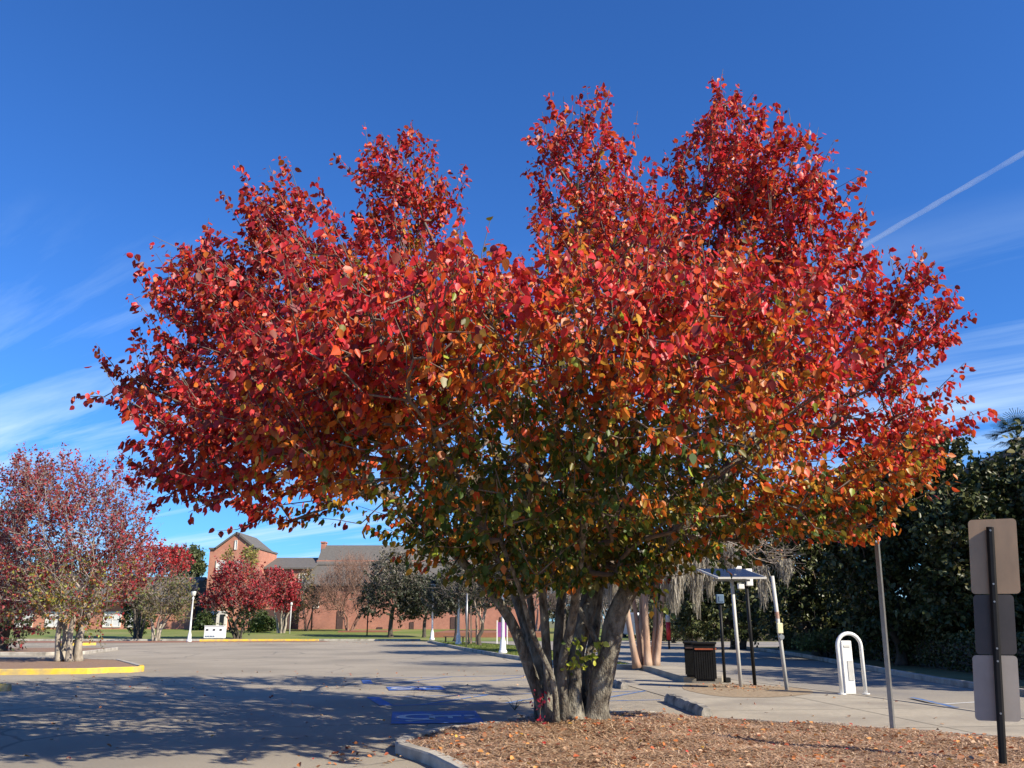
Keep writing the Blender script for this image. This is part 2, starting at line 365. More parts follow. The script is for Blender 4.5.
def tree(name, label, cat, base, lobes, stems, ntwig, nleaf, lsize, colour, bark='darkbark', twigm='twig', lm='leaf2', group=None, tip=.008,
         twig_len=(.4, .8), alpha=.35, droop=.3, stem_r=None, shell=.72, bare=0.0, twigs=True, tube_k=4, width=.36, nsub=0, up_bias=.35):
    """lobes in world coordinates; stems = list of polylines (world) ; colour(P, n) -> rgb"""
    b = np.array(base, float)
    t = thing(name, label, cat, tuple(b), 0, group)
    pts = lobe_points(lobes, ntwig, shell)
    pts = pts[pts[:, 2] > b[2]+.4]
    fork = np.mean([s[-1] for s in stems], 0); fork = np.array([fork[0], fork[1], min(s[-1][2] for s in stems)-.5])
    Pn, parent, n0, order = grow(stems, pts, fork, alpha)
    rad, kids = pipe(parent, tip)
    # trunk
    c0 = 0; bm = bmesh.new()
    for si, st in enumerate(stems):
        m = len(st); r0 = stem_r[si] if stem_r else max(rad[c0], .05)
        rr = np.linspace(1, .62, m)*r0; rr[:3] *= np.array((1.55, 1.22, 1.06))
        rad[c0:c0+m] = rr
        sweep(bm, [np.array(p)-b for p in st], list(rr), 9 if rr[1] < .08 else 14, .07 if bark != 'myrtle' else .04, si*1.3); c0 += m
    obj('trunk', bm, M[bark], t, True)
    ch = np.arange(n0, len(Pn)); pa = parent[ch]
    ra = np.minimum(rad[pa], rad[ch]*1.5+.004); rb = rad[ch]
    V, F = tubes(Pn[pa]-b, Pn[ch]-b, ra, rb, tube_k)
    # twigs and leaves
    tips = Pn[n0:]; D = unit(tips-Pn[pa])*.55+unit(tips-fork)*.5+np.array([0, 0, up_bias])+rng.normal(size=tips.shape)*.35
    D = unit(D); Lt = rng.uniform(*twig_len, len(tips))[:, None]
    dep = lobe_depth(lobes, tips)
    if twigs:
        mid = tips+D*Lt*.5+rng.normal(size=tips.shape)*.05*Lt; end = tips+D*Lt+np.array([0, 0, .08])*Lt
        A = np.concatenate([tips, mid]); B = np.concatenate([mid, end])
        ra = np.concatenate([np.full(len(tips), tip), np.full(len(tips), tip*.75)]); rb = np.concatenate([np.full(len(tips), tip*.75), np.full(len(tips), tip*.4)])
        if nsub:
            k = np.repeat(np.arange(len(tips)), nsub); f = rng.uniform(.1, 1, (len(k), 1)); s0 = tips[k]+D[k]*Lt[k]*f
            dd = unit(D[k]+rng.normal(size=(len(k), 3))*.7); e = s0+dd*Lt[k]*rng.uniform(.3, .8, (len(k), 1))
            A = np.concatenate([A, s0]); B = np.concatenate([B, e]); ra = np.concatenate([ra, np.full(len(k), tip*.6)]); rb = np.concatenate([rb, np.full(len(k), tip*.3)])
        V2, F2 = tubes(A-b, B-b, ra, rb, 3); F = np.concatenate([F, F2+len(V)]); V = np.concatenate([V, V2])
    mesh_np('branches', V, F, M[twigm], t)
    if nleaf:
        dmax = np.clip(dep/max(.4, np.percentile(dep, 95)), 0, 1)
        cnt = np.maximum(0, np.round(nleaf*(1-.55*dmax)*rng.uniform(.25, 1.75, len(tips)))).astype(int)
        if bare: cnt[rng.random(len(tips)) < bare] = 0
        k = np.repeat(np.arange(len(tips)), cnt); n = len(k)
        f = rng.uniform(-.15, 1.05, (n, 1)); P = tips[k]+D[k]*Lt[k]*f+rng.normal(size=(n, 3))*lsize*.42
        LD = unit(rng.normal(size=(n, 3)))*.8+D[k]*.5+np.array([0, 0, -droop*2])
        Nr = unit(rng.normal(size=(n, 3)))+np.array([.1, -.1, .25])+D[k]*.3
        cols = colour(tips, k, P)
        leaf_mesh('foliage', P-b, LD, lsize*rng.uniform(.55, 1.35, n), cols, M[lm], t, width, Nr)
    return t
def vary(c, amt=.22): return np.clip(c*rng.uniform(1-amt, 1+amt, (len(c), 1)), 0, 1)
def plain(cols, w, mixw=.35):
    """each twig takes a colour of the palette, each leaf strays from it a little"""
    def f(tips, k, P):
        a = palette(cols, w, len(tips))[k]; b = palette(cols, w, len(k)); pick = (rng.random((len(k), 1)) < mixw)
        return vary(np.where(pick, b, a))
    return f
CRIM, RED, MAR = (.56, .03, .034), (.62, .085, .024), (.22, .022, .022)
ORA, GOLD, OLI, GRN, YG = (.55, .15, .018), (.56, .31, .035), (.15, .13, .02), (.055, .10, .014), (.30, .36, .04)

exec_parts = []
# ------------------------------------------------------------------ ground, lot, street
sheet('ground', [(-900, -200), (900, -200), (900, 1500), (-900, 1500)], -.02, M['field'])
bm = bmesh.new()                                       # the lawn rises gently towards the hall
rows = [[bm.verts.new((x, y, z)) for x in np.linspace(-75, 34, 30)] for y, z in ((72, -.012), (76, .02), (84, .22), (94, .45), (103.5, .62), (116, .62))]
for A_, B_ in zip(rows, rows[1:]):
    for i in range(29): bm.faces.new((A_[i], A_[i+1], B_[i+1], B_[i]))
o = obj('lawn', bm, M['grass'], None, True); o['kind'] = 'structure'
LOT_E = [(4.9, -20), (4.9, 10), (3.7, 15.6), (3.7, 19.2), (3.2, 23.2), (3.2, 30.2), (2.1, 32.0), (0, 38.6), (-3.2, 52), (-6.2, 67), (-7.4, 72)]
sheet('parking_lot', [(-75, -20)]+LOT_E+[(-75, 72)], 0, M['asphalt'])
STREET_W = [(9.2, -20), (9.2, 10), (8.6, 16), (7.75, 20), (6.15, 25.6), (4.7, 31), (3.4, 38), (2.2, 46), (.6, 54), (-2.5, 62), (-7, 67.5)]
STREET_E = [(12.2, -20), (11.4, 10), (11.1, 21.6), (11.9, 31), (13.2, 43), (13.4, 55), (30, 62), (30, 70), (12, 70), (10, 120), (4, 120), (5, 71), (-7.2, 71)]
sheet('street', STREET_W+STREET_E[::-1], -.004, M['road'])
MED = [(2.05, 32.4), (.15, 38.7), (-3.0, 52), (-6.0, 66.5), (-2.7, 61.6), (.3, 53.8), (1.9, 46), (3.1, 38), (4.2, 31.6), (3.0, 31.2)]
def slab(name, poly, z0, z1, m, kind='structure'):
    bm = bmesh.new(); prism(bm, poly, z0, z1); bmesh.ops.triangulate(bm, faces=[f for f in bm.faces if len(f.verts) > 4])
    o = obj(name, bm, m); o['kind'] = kind; return o
slab('median_lawn', MED, -.01, .11, M['grass'])
# kerbs: a lip along a line
def kerb(name, line, w=.16, h=.15, m='kerb', smooth=4):
    ln = smooth_line([np.array(p, float) for p in line], smooth) if smooth > 1 else [np.array(p, float) for p in line]
    o1 = offset_line(ln, w); bm = bmesh.new()
    rows = []
    for a, b in zip(ln, o1):
        d = (b-a)/np.linalg.norm(b-a)
        a2 = a+d*.015; b2 = b-d*.015
        rows.append([bm.verts.new((a[0], a[1], -.01)), bm.verts.new((a[0], a[1], h-.02)), bm.verts.new((a2[0], a2[1], h)), bm.verts.new((b2[0], b2[1], h)), bm.verts.new((b[0], b[1], h-.02)), bm.verts.new((b[0], b[1], -.01))])
    for A, B in zip(rows, rows[1:]):
        for i in range(5): bm.faces.new((A[i], A[i+1], B[i+1], B[i]))
    bm.faces.new(rows[0]); bm.faces.new(rows[-1][::-1])
    o = obj(name, bm, M[m]); o['kind'] = 'structure'; return o
kerb('kerb', [(2.85, 30.9), (2.0, 32.3), (0.0, 38.6), (-3.2, 52), (-6.2, 66.8)], -.16)
kerb('kerb', [(4.35, 31.3), (3.3, 38), (2.1, 46), (.5, 54), (-2.6, 61.9), (-6.2, 66.8)], .14)
# sidewalk slab, street edge
WALK = [(4.4, 8), (3.42, 15.4), (3.38, 19.4), (2.9, 23.3), (2.88, 30.3), (4.6, 30.4), (6.0, 25.4), (7.6, 19.9), (8.45, 15.9), (9.0, 10), (9.0, 4), (4.4, 4)]
sheet('sidewalk', WALK, .012, M['concrete'])
bm = bmesh.new()                                     # joints in the sidewalk
for a, b in (((3.5, 16.6), (8.2, 17.2)), ((3.4, 19.5), (7.75, 19.2)), ((3.2, 22.4), (6.9, 22.0)), ((2.95, 26), (5.8, 25.2)), ((4.7, 13.9), (8.6, 14.4)), ((5.2, 11.6), (8.9, 11.8)), ((5.6, 24.4), (6.9, 12))):
    a, b = np.array(a), np.array(b); d = (b-a)/np.linalg.norm(b-a); nn = np.array((-d[1], d[0]))*.011
    f = bm.faces.new([bm.verts.new((*(p), .016)) for p in (a-nn, b-nn, b+nn, a+nn)])
M['joint'] = mat('joint_dirt', (.22, .2, .16), .95)
o = obj('sidewalk_joints', bm, M['joint']); o['kind'] = 'structure'
kerb('kerb', [(9.15, 4), (9.15, 10), (8.6, 15.9), (7.75, 19.9), (6.15, 25.4), (4.75, 30.4)], .15, .02, 'concrete')
kerb('kerb', [(11.4, 6), (11.2, 21.6), (12.0, 31), (13.3, 43), (13.5, 54)], -.15, .14)
sheet('verge', [(11.42, 4), (11.3, 21.6), (12.1, 31), (13.4, 43), (13.7, 54), (60, 60), (60, 4)], .02, M['field'])
# raised slab that carries the bins and its dark edge, dirt strip with the poles
slab('raised_slab', [at(650, 672), at(684, 683), at(722, 684), (6.05, 25.9), (5.2, 29.6), (4.2, 30.2)], -.01, .16, M['concrete'])
slab('raised_slab', [(2.9, 30.35), (4.35, 30.3), (4.3, 30.9), (2.9, 30.9)], -.01, .15, M['kerb'])
sheet('dirt_strip', smooth_line([at(686, 684), at(684, 690), at(720, 697), at(770, 698), at(812, 694), at(800, 689), at(740, 685), at(686, 684)], 4)[:-1], .018, M['dirt'])

# painted stalls
def stripe(bm, a, b, w, z=.004):
    a, b = np.array(a), np.array(b); d = (b-a)/np.linalg.norm(b-a); nn = np.array((-d[1], d[0]))*w/2
    bm.faces.new([bm.verts.new((*p, z)) for p in (a-nn, b-nn, b+nn, a+nn)])
bm = bmesh.new()
L1a, L1b = np.array((-2.45, 17.75)), np.array((3.1, 19.0)); L2a, L2b = np.array((-3.0, 19.6)), np.array((3.0, 21.3)); L3a, L3b = np.array((-3.75, 23.8)), np.array((2.55, 25.9))
for a, b in ((L1a, L1b), (L2a, L2b), (L3a, L3b), (L3a+(-.5, 2.0), L3b+(-.2, 1.9))): stripe(bm, a, b, .11)
for f in (.12, .42, .72): stripe(bm, L1a+(L1b-L1a)*f, L2a+(L2b-L2a)*(f+.3), .11, .0062)
for f in (.1, .5): stripe(bm, L3a+(L3b-L3a)*f, L3a+(-.5, 2)+(L3b-L3a)*(f+.3), .11, .0062)
o = obj('parking_lines', bm, M['blue']); o['kind'] = 'structure'
bm = bmesh.new(); stripe(bm, at(912, 698.5), at(957, 709), .12, .026)
o = obj('kerb_paint', bm, M['blue']); o['kind'] = 'structure'
bm = bmesh.new(); stripe(bm, at(944, 704), at(1010, 700), .09, .002)
o = obj('street_line', bm, M['white']); o['kind'] = 'structure'
bm = bmesh.new()
for c in ((L1a+L2a)/2, L3a+(-.1, .6)): stripe(bm, c+(.28, -.93), c+(-.28, .93), .26, .0085) if c[1] < 20 else stripe(bm, c+(.1, -.75), c+(-.2, .7), .26, .0085)
o = obj('stall_end_mark', bm, M['bluesq']); o['kind'] = 'structure'
def symbol(cx, cy, w, d, a):
    c, s = math.cos(a), math.sin(a)
    def T(u, v): return (cx+u*c-v*s, cy+u*s+v*c)     # u runs to the right (top of the sign), v away
    bm = bmesh.new(); bm.faces.new([bm.verts.new((*T(u, v), .0105)) for u, v in ((-w/2, -d/2), (w/2, -d/2), (w/2, d/2), (-w/2, d/2))])
    o = obj('accessible_square', bm, M['bluesq']); o['kind'] = 'structure'
    bm = bmesh.new(); z = .0145; k = w/1.5
    def poly(P): bm.faces.new([bm.verts.new((*T(u*k, v*d/1.9), z)) for u, v in P])
    def arc(cu, cv, r0, r1, a0, a1, n=18):
        for i in range(n):
            t0 = a0+(a1-a0)*i/n; t1 = a0+(a1-a0)*(i+1)/n
            poly([(cu+r0*math.cos(t0), cv+r0*math.sin(t0)), (cu+r1*math.cos(t0), cv+r1*math.sin(t0)), (cu+r1*math.cos(t1), cv+r1*math.sin(t1)), (cu+r0*math.cos(t1), cv+r0*math.sin(t1))])
    arc(-.25, .05, .27, .42, R(55), R(305))            # wheel
    arc(.58, .12, 0.0, .1, 0, 2*PI, 12)                # head
    poly([(.44, .2), (.44, .04), (-.12, .0), (-.12, .16)])   # back
    poly([(-.12, .02), (-.02, .02), (-.02, -.36), (-.12, -.36)])   # thigh
    poly([(-.12, -.36), (-.02, -.42), (-.5, -.62), (-.53, -.52)])   # shin
    poly([(.2, .06), (.28, .06), (.28, -.25), (.2, -.25)])     # arm
    o = obj('accessible_mark', bm, M['white']); o['kind'] = 'structure'
symbol(-1.3, 15.65, 1.5, 1.9, .12); symbol(-2.35, 22.1, 1.35, 1.2, .2)

# the mulch island in front
ISL = smooth_line([(-.35, 3.0), (-.3, 8.2), (-.86, 10.4), (-1.47, 11.6), (-1.25, 12.75), (-.35, 13.85), (.9, 15.05), (2.2, 15.45), (3.3, 15.3), (4.6, 14.55), (5.9, 13.75), (7.2, 12.7), (8.2, 11.2), (8.6, 8), (8.6, 3)], 6)
kerb('kerb', [tuple(p) for p in ISL[:44]], -.17, .13, 'kerb', 1)
kerb('kerb', [tuple(p) for p in ISL[43:]], -.10, .04, 'kerb', 1)
ISLI = [np.array(p) for p in offset_line(ISL, -.1)]
def island_z(X, Y):
    r = np.hypot(X-.95, Y-13.7)
    e = np.exp(-(r/1.1)**2)*.16
    return .085+e*.6+.05*np.exp(-((X-3)**2+(Y-10)**2)/9)+.012*np.sin(X*3.1+Y*1.7)+.01*np.sin(Y*5.3-X*2.2)-.065*np.clip((X-2.2)/1.5, 0, 1)
gx, gy = np.meshgrid(np.linspace(-1.7, 8.8, 106), np.linspace(3, 15.6, 127), indexing='ij')
ins = inside([tuple(p) for p in ISLI], gx.ravel(), gy.ravel()).reshape(gx.shape)
idx = np.full(gx.shape, -1); idx[ins] = np.arange(ins.sum())
V = np.stack([gx[ins], gy[ins], island_z(gx[ins], gy[ins])+rng.normal(size=ins.sum())*.006], 1)
q = np.stack([idx[:-1, :-1], idx[1:, :-1], idx[1:, 1:], idx[:-1, 1:]], -1).reshape(-1, 4); q = q[(q >= 0).all(1)]
o = mesh_np('mulch_bed', V, q, M['soil'], smooth=True); o['kind'] = 'structure'
def scatter(poly, n, box_):
    X = rng.uniform(box_[0], box_[1], n); Y = rng.uniform(box_[2], box_[3], n); m = inside([tuple(p) for p in poly], X, Y); return X[m], Y[m]
X, Y = scatter(ISLI, 150000, (-1.6, 8.6, 8.5, 15.5)); n = len(X)
an = rng.uniform(0, 2*PI, n); D = np.stack([np.cos(an), np.sin(an), rng.normal(size=n)*.16], 1)
P = np.stack([X, Y, island_z(X, Y)+rng.uniform(.0, .03, n)], 1)
cc = vary(palette([(.40, .25, .15), (.50, .34, .21), (.22, .13, .08), (.58, .42, .28), (.36, .17, .085)], [3, 3.5, 1.5, 2.5, 1.5], n), .25)
s = rng.uniform(.05, .14, n)[:, None]; Xs = unit(np.cross(D, np.array([[0, 0, 1.]])))*rng.uniform(.003, .009, (n, 1))
Vn = np.stack([P-D*s/2-Xs, P-D*s/2+Xs, P+D*s/2+Xs*.6, P+D*s/2-Xs*.6], 1).reshape(-1, 3)
o = mesh_np('pine_straw', Vn, np.arange(4*n).reshape(-1, 4), M['litter'], col=np.repeat(cc, 4, 0)); tag(o, 'dry pine straw and bark chips covering the island', 'mulch', None, 'stuff')
X, Y = scatter(ISLI, 2300, (-1.6, 8.6, 8.0, 15.5)); n = len(X)
P = np.stack([X, Y, island_z(X, Y)+rng.uniform(.015, .05, n)], 1)
X2 = np.concatenate([rng.uniform(-14, 3, 420), rng.normal(-1.9, .35, 60), rng.uniform(3.3, 8, 40), rng.uniform(-22, -2, 200), rng.normal(5.6, .5, 170)]); Y2 = np.concatenate([rng.uniform(9, 30, 420), rng.normal(11.3, .7, 60), rng.uniform(13, 24, 40), rng.uniform(62, 70, 200), rng.normal(22.4, .6, 170)])
P = np.concatenate([P, np.stack([X2, Y2, np.full(len(X2), .02)], 1)]); n = len(P)
an = rng.uniform(0, 2*PI, n); D = np.stack([np.cos(an), np.sin(an), rng.normal(size=n)*.2], 1)
nr = np.stack([rng.normal(size=n)*.4, rng.normal(size=n)*.4, np.ones(n)], 1)
cc = vary(palette([(.50, .17, .05), (.42, .10, .04), (.55, .26, .08), (.45, .04, .03), (.30, .14, .07), (.58, .34, .06), (.40, .26, .16)], [3, 2.2, 2, .7, 5, .6, 6], n), .25)
o = leaf_mesh('fallen_leaves', P, D, rng.uniform(.04, .085, n), cc, M['litter'], None, .36, nr, .5); tag(o, 'fallen orange and brown leaves lying on mulch and pavement', 'leaves', None, 'stuff')

# left islands with yellow kerb
LI = [(-34, 25.2), (-15.54, 27.6), (-12.6, 28.7), (-12.1, 29.3), (-12.6, 30.3), (-15.2, 34.6), (-18, 36.2), (-34, 36.4)]
slab('mulch_island', LI, -.01, .13, M['soil'])
kerb('yellow_kerb', [(-34, 25.0), (-15.5, 27.45), (-12.7, 28.45), (-11.95, 29.1), (-12.3, 30.1)], .16, .17, 'yellow', 5)
kerb('kerb', [(-12.3, 30.1), (-15.1, 34.7), (-17.9, 36.3), (-34, 36.5)], .16, .16, 'kerb', 1)
slab('mulch_island', [(-60, 42.5), (-22, 42.5), (-21, 44), (-22, 50), (-60, 50)], -.01, .13, M['soil'])
kerb('kerb', [(-60, 42.4), (-22, 42.4), (-20.9, 44), (-22, 50.1)], .15, .15, 'kerb', 1)
# far edge of the lot
kerb('kerb', [(-75, 72.1), (-50, 72.1), (-7.4, 72.1)], .2, .15, 'kerb', 1)
kerb('yellow_kerb', [(-24.5, 70.2), (-20, 71.2), (-15.5, 71.6)], .3, .16, 'yellow', 2)
kerb('yellow_kerb', [at(62, 646), at(78, 645.5), at(96, 645.2)], .3, .16, 'yellow', 2)
sheet('mulch_strip', [(-52, 66.5), (-28, 66.5), (-14, 69.5), (-15, 71.5), (-52, 71.5)], .008, M['straw'])
sheet('footpath', [(-75, 73.2), (6, 73.2), (6, 74.6), (-75, 74.6)], -.006, M['concrete'])
for x0, x1, y0, y1 in ((345, 392, 96, 103), (437, 545, 84, 103)):
    a, b = at(x0, 637)[0]/at(x0, 637)[1]*y0, at(x1, 637)[0]/at(x1, 637)[1]*y0
    slab('mulch_bank', [(a, y0-4), (b, y0-4), (b+1, y1), (a, y1)], -.02, .55, M['straw'])
def mound(cx, cy, r, h, m='straw'):
    bm = bmesh.new(); lathe(bm, [(r, 0), (r*.7, h*.6), (r*.3, h)], 14, (cx, cy, 0)); o = obj('mulch_mound', bm, M[m], None, True); o['kind'] = 'structure'
mound(*at(284, 633.5), 2.2, .5)

# grass blades on the near greens
def blades(poly, n, bx, z, h=.07):
    X, Y = scatter(poly, n, bx); n = len(X)
    a = rng.uniform(0, 2*PI, n); w = rng.uniform(.008, .02, n); hh = rng.uniform(.5, 1.3, n)*h
    dx, dy = np.cos(a)*w, np.sin(a)*w; lx, ly = rng.normal(size=n)*h*.4, rng.normal(size=n)*h*.4
    V = np.stack([np.stack([X-dx, Y-dy, np.full(n, z)], 1), np.stack([X+dx, Y+dy, np.full(n, z)], 1), np.stack([X+lx, Y+ly, z+hh], 1)], 1).reshape(-1, 3)
    c = vary(palette([(.09, .14, .02), (.15, .19, .03), (.22, .22, .06)], [3, 3, 1.5], n), .25)
    return V, np.arange(3*n).reshape(-1, 3), np.repeat(c, 3, 0)
V, F, c = blades(MED, 70000, (-6.2, 4.3, 31, 67), .105)
o = mesh_np('grass', V, F, M['leaf2'], col=c); tag(o, 'short green grass on the long median strip', 'grass', None, 'stuff')

# ------------------------------------------------------------------ the pear tree in front
TY = 14.5
def lb(px, py, Y, rx, ry, rz, k=.8): return (*up(px, py, Y-.8), rx*k, ry*k, rz*k)
LB = [lb(540, 425, 13.8, 4.2, 4.2, 2.0, 1), lb(716, 172, 15, 1.05, 1.4, 1.8), lb(775, 195, 14, .9, 1.2, 1.0), lb(585, 185, 14.5, 1.15, 1.4, 1.4), lb(405, 205, 15, 1.0, 1.4, 1.35),
      lb(290, 240, 14, .85, 1.1, .95), lb(215, 318, 13.5, 1.1, 1.4, 1.05), lb(185, 395, 14, .9, 1.2, .6), lb(195, 432, 11.8, .8, 1.1, .5), lb(138, 398, 13.6, .6, .9, .3), lb(205, 480, 13, .7, .9, .4), lb(268, 512, 13.4, .5, .8, .35), lb(262, 480, 12, .8, 1.0, .5), lb(225, 455, 11.8, .7, 1.0, .45), lb(315, 430, 10.6, 1.1, 1.1, .7), lb(310, 464, 10.4, .7, .9, .4),
      lb(375, 455, 10.2, 1.0, 1.0, .55), lb(400, 440, 10.6, 1.2, 1.2, .7), lb(820, 285, 14, .8, 1.1, .9), lb(925, 283, 13.5, .7, .5, .15), lb(895, 312, 13.5, .6, .7, .4), lb(890, 350, 14, .9, 1.2, .9), lb(880, 430, 13.5, .9, 1.2, .9),
      lb(865, 490, 13, .75, 1.1, .65), lb(780, 505, 13, 1.2, 1.3, .6), lb(700, 515, 14.5, 1.3, 1.6, .75), lb(330, 335, 13, 1.9, 2.1, 1.5), lb(435, 330, 14, 1.8, 2.1, 1.5),
      lb(640, 320, 13.5, 2.3, 2.5, 1.9), lb(765, 355, 14, 2.0, 2.3, 1.8), lb(260, 400, 13.5, 1.6, 1.9, 1.2),
      lb(650, 400, 10, 1.5, 1.4, .8), lb(440, 375, 10, 1.6, 1.5, .8), lb(770, 370, 10.8, 1.5, 1.5, .9), lb(320, 400, 10.8, 1.4, 1.4, .9),
      lb(500, 350, 19.3, 2.8, 2.1, 1.9), lb(700, 330, 19, 2.4, 2.0, 1.9), lb(330, 380, 18.3, 2.0, 1.9, 1.4), lb(600, 240, 17.8, 1.8, 1.5, 1.6), lb(790, 420, 18, 1.7, 1.7, 1.3),
      lb(480, 530, 14, 1.2, 1.7, .5), lb(590, 535, 14.5, 1.5, 1.9, .5), lb(445, 545, 13.5, .5, .8, .3),
      lb(450, 535, 13.6, 1.1, 1.5, .6), lb(530, 555, 13.2, 1.2, 1.5, .55), lb(610, 550, 14.6, 1.3, 1.6, .5), lb(690, 535, 13.4, 1.0, 1.4, .55), lb(520, 480, 11.4, 1.9, 1.4, .8), lb(640, 470, 11.6, 1.8, 1.4, .8), lb(570, 500, 15.8, 2.4, 1.8, .9),
      lb(540, 335, 9.6, 1.5, 1.2, .8), lb(390, 345, 9.2, 1.4, 1.2, .7), lb(690, 350, 9.8, 1.3, 1.1, .8), lb(820, 520, 14, 1.0, 1.2, .5), lb(350, 480, 13.5, .9, 1.2, .5), lb(500, 570, 13.8, .9, 1.1, .4), lb(565, 575, 13.6, .9, 1.1, .4), lb(625, 570, 14.2, 1.0, 1.2, .4), lb(560, 560, 15.4, 1.3, 1.2, .5),
      lb(790, 245, 14.3, 1.5, 1.5, 1.1), lb(725, 250, 14.8, 1.5, 1.5, 1.2), lb(602, 272, 14.4, 1.4, 1.5, 1.1), lb(388, 280, 14.8, 1.35, 1.5, 1.1), lb(305, 300, 14, 1.3, 1.4, 1.0), lb(660, 255, 15.4, 1.2, 1.3, .9), lb(225, 300, 14.5, 1.1, 1.2, .8)]
tb = np.array((.93, 13.7, .1))
def ST(*p): return smooth_line([np.array(q, float) for q in p], 5)
def u(px, py, Y): return up(px, py, Y-.8)
stems = [ST(u(547, 718, 14.5), u(533, 680, 14.45), u(516, 632, 14.35), u(500, 604, 14.25), u(474, 574, 14.1), u(420, 520, 13.8)),
         ST(u(549, 722, 14.6), u(540, 670, 14.7), u(527, 625, 14.8), u(513, 590, 14.9), u(490, 540, 15.2), u(440, 440, 15.8)),
         ST(u(550, 726, 14.2), u(549, 690, 14.2), u(546, 640, 14.15), u(543, 600, 14.1), u(539, 550, 13.9), u(525, 460, 13.0)),
         ST(u(562, 716, 14.7), u(558, 660, 14.8), u(560, 610, 14.9), u(568, 550, 15.1), u(575, 430, 15.5)),
         ST(u(596, 724, 14.4), u(600, 690, 14.35), u(608, 655, 14.3), u(618, 612, 14.25), u(642, 570, 14.1), u(668, 538, 14.0), u(710, 490, 13.8), u(760, 440, 13.6)),
         ST(u(574, 722, 14.35), u(572, 680, 14.4), u(578, 645, 14.5), u(590, 600, 14.6), u(600, 545, 14.9), u(640, 430, 15.3)),
         ST(u(586, 722, 14.7), u(588, 670, 14.9), u(596, 625, 15.2), u(604, 570, 15.6), u(640, 500, 16.6)),
         ST(u(566, 722, 14.2), u(562, 670, 14.1), u(572, 620, 13.8), u(580, 560, 13.2), u(590, 470, 12.0)),
         ST(u(540, 722, 14.8), u(535, 670, 15.0), u(522, 620, 15.4), u(500, 560, 16.0), u(450, 480, 17.2)),
         ST(u(553, 722, 14.9), u(548, 680, 15.1), u(533, 640, 15.3), u(530, 600, 15.5), u(515, 540, 16)), ST(u(580, 720, 14.9), u(583, 670, 15.2), u(580, 620, 15.6), u(590, 570, 16), u(610, 520, 16.5)), ST(u(556, 722, 14.1), u(553, 680, 13.9), u(533, 635, 13.6), u(520, 590, 13.3), u(500, 540, 12.8)),
         ST(u(603, 655, 14.35), u(590, 628, 14.3), u(575, 600, 14.2), u(560, 560, 14.0), u(520, 500, 13.2))]
srad = [.095, .08, .08, .085, .18, .155, .095, .08, .08, .075, .05, .045, .05]
def pear_colour(tips, k, P):
    C = np.array((.75, 13.7, 2.9)); q = (P-C)/np.array((6.4, 6.6, 7.2)); q[:, 1] *= np.clip(.45+.28*(P[:, 2]-3.2), .45, 1); s = np.sqrt((q**2).sum(1))
    tw = rng.normal(size=len(tips))[k]*.08+(.11*np.sin(tips[:, 0]*1.9+2*np.sin(tips[:, 2]*1.3))*np.cos(tips[:, 2]*1.7+tips[:, 1]*1.4))[k]; s = s+tw+rng.normal(size=len(k))*.06
    lowr = np.clip((4.6-P[:, 2])/3, 0, 1)*np.clip((P[:, 0]-2)/3, 0, 1)             # the lower right of the crown turns orange
    s = s-.30*lowr-.08*np.clip((4.2-P[:, 2])/2, 0, 1)
    n = len(k); r = rng.random(n); c = np.zeros((n, 3))
    inner = palette([GRN, OLI, GOLD, ORA, YG], [6, 4, 1.2, 1, .9], n); mid = palette([ORA, RED, GOLD, OLI, MAR, YG], [6, 4.5, 2.2, 1.3, .9, .5], n); outer = palette([CRIM, RED, ORA, MAR], [7, 4, 1, 2.2], n)
    midr = palette([ORA, GOLD, RED, YG], [6, 2.6, 2.5, .5], n); mid = np.where((lowr > .25)[:, None] & (rng.random((n, 1)) < .75), midr, mid)
    c = np.where((s < .40)[:, None], inner, np.where((s < .69)[:, None], mid, outer))
    left = np.clip((-P[:, 0]-.5)/4, 0, 1)*.42
    c = np.where((rng.random(n) < left*(s > .5))[:, None], palette([MAR, (.30, .02, .025), (.24, .04, .02)], [2, 3, 1.5], n), c)
    return vary(c, .28)
pear = tree('pear_tree', 'big spreading tree with crimson and orange autumn leaves on a cluster of grey stems', 'tree', tb, LB, stems, 4800, 31, .102, pear_colour,
            'bark', 'twig', 'leaf', tip=.0085, twig_len=(.35, .9), alpha=.3, droop=.58, stem_r=srad, shell=.75, tube_k=6, width=.345)
# young shoots on the stems
def shoots(name, parent, pts, n, spread, size, cols, w, off, lm='leaf'):
    P = np.concatenate([np.array(p)+rng.normal(size=(n, 3))*spread for p in pts])
    return leaf_mesh(name, P-off, rng.normal(size=P.shape)+np.array([0, -.3, -.7]), size*rng.uniform(.7, 1.3, len(P)), vary(palette(cols, w, len(P))), M[lm], parent, .4)
sh = shoots('foliage', pear, [u(*p9) for p9 in ((572, 650, 13.95), (577, 641, 13.95), (570, 662, 13.95), (590, 657, 13.9), (600, 650, 13.9), (582, 664, 13.9))], 11, .06, .085, [YG, (.45, .45, .06), GRN, ORA], [4, 3, 2, .8], tb)
sh['label'] = 'yellow green young leaves sprouting low on the stems'
cr = thing('creeper', 'small red leaved creeper climbing the pale left stem base', 'creeper', tuple(u(541, 724, 14.0)))
off = np.array(cr.location)
shoots('leaves', cr, [u(541, 716, 14.02), u(540, 704, 14.02), u(545, 698, 13.98), u(537, 694, 14.05), u(543, 722, 13.98), u(535, 702, 14.2)], 6, .035, .05, [(.5, .03, .06), (.38, .02, .04)], [2, 1], off)
bm = bmesh.new(); sweep(bm, [u(541, 726, 14.02)-off, u(540, 710, 14.03)-off, u(543, 700, 14.0)-off, u(538, 692, 14.06)-off], .006, 5); obj('stem', bm, M['twig'], cr)
wd = thing('weed', 'thin dark spiky weed growing at the edge of the island', 'weed', (.05, 16.9, 0)); bm = bmesh.new()
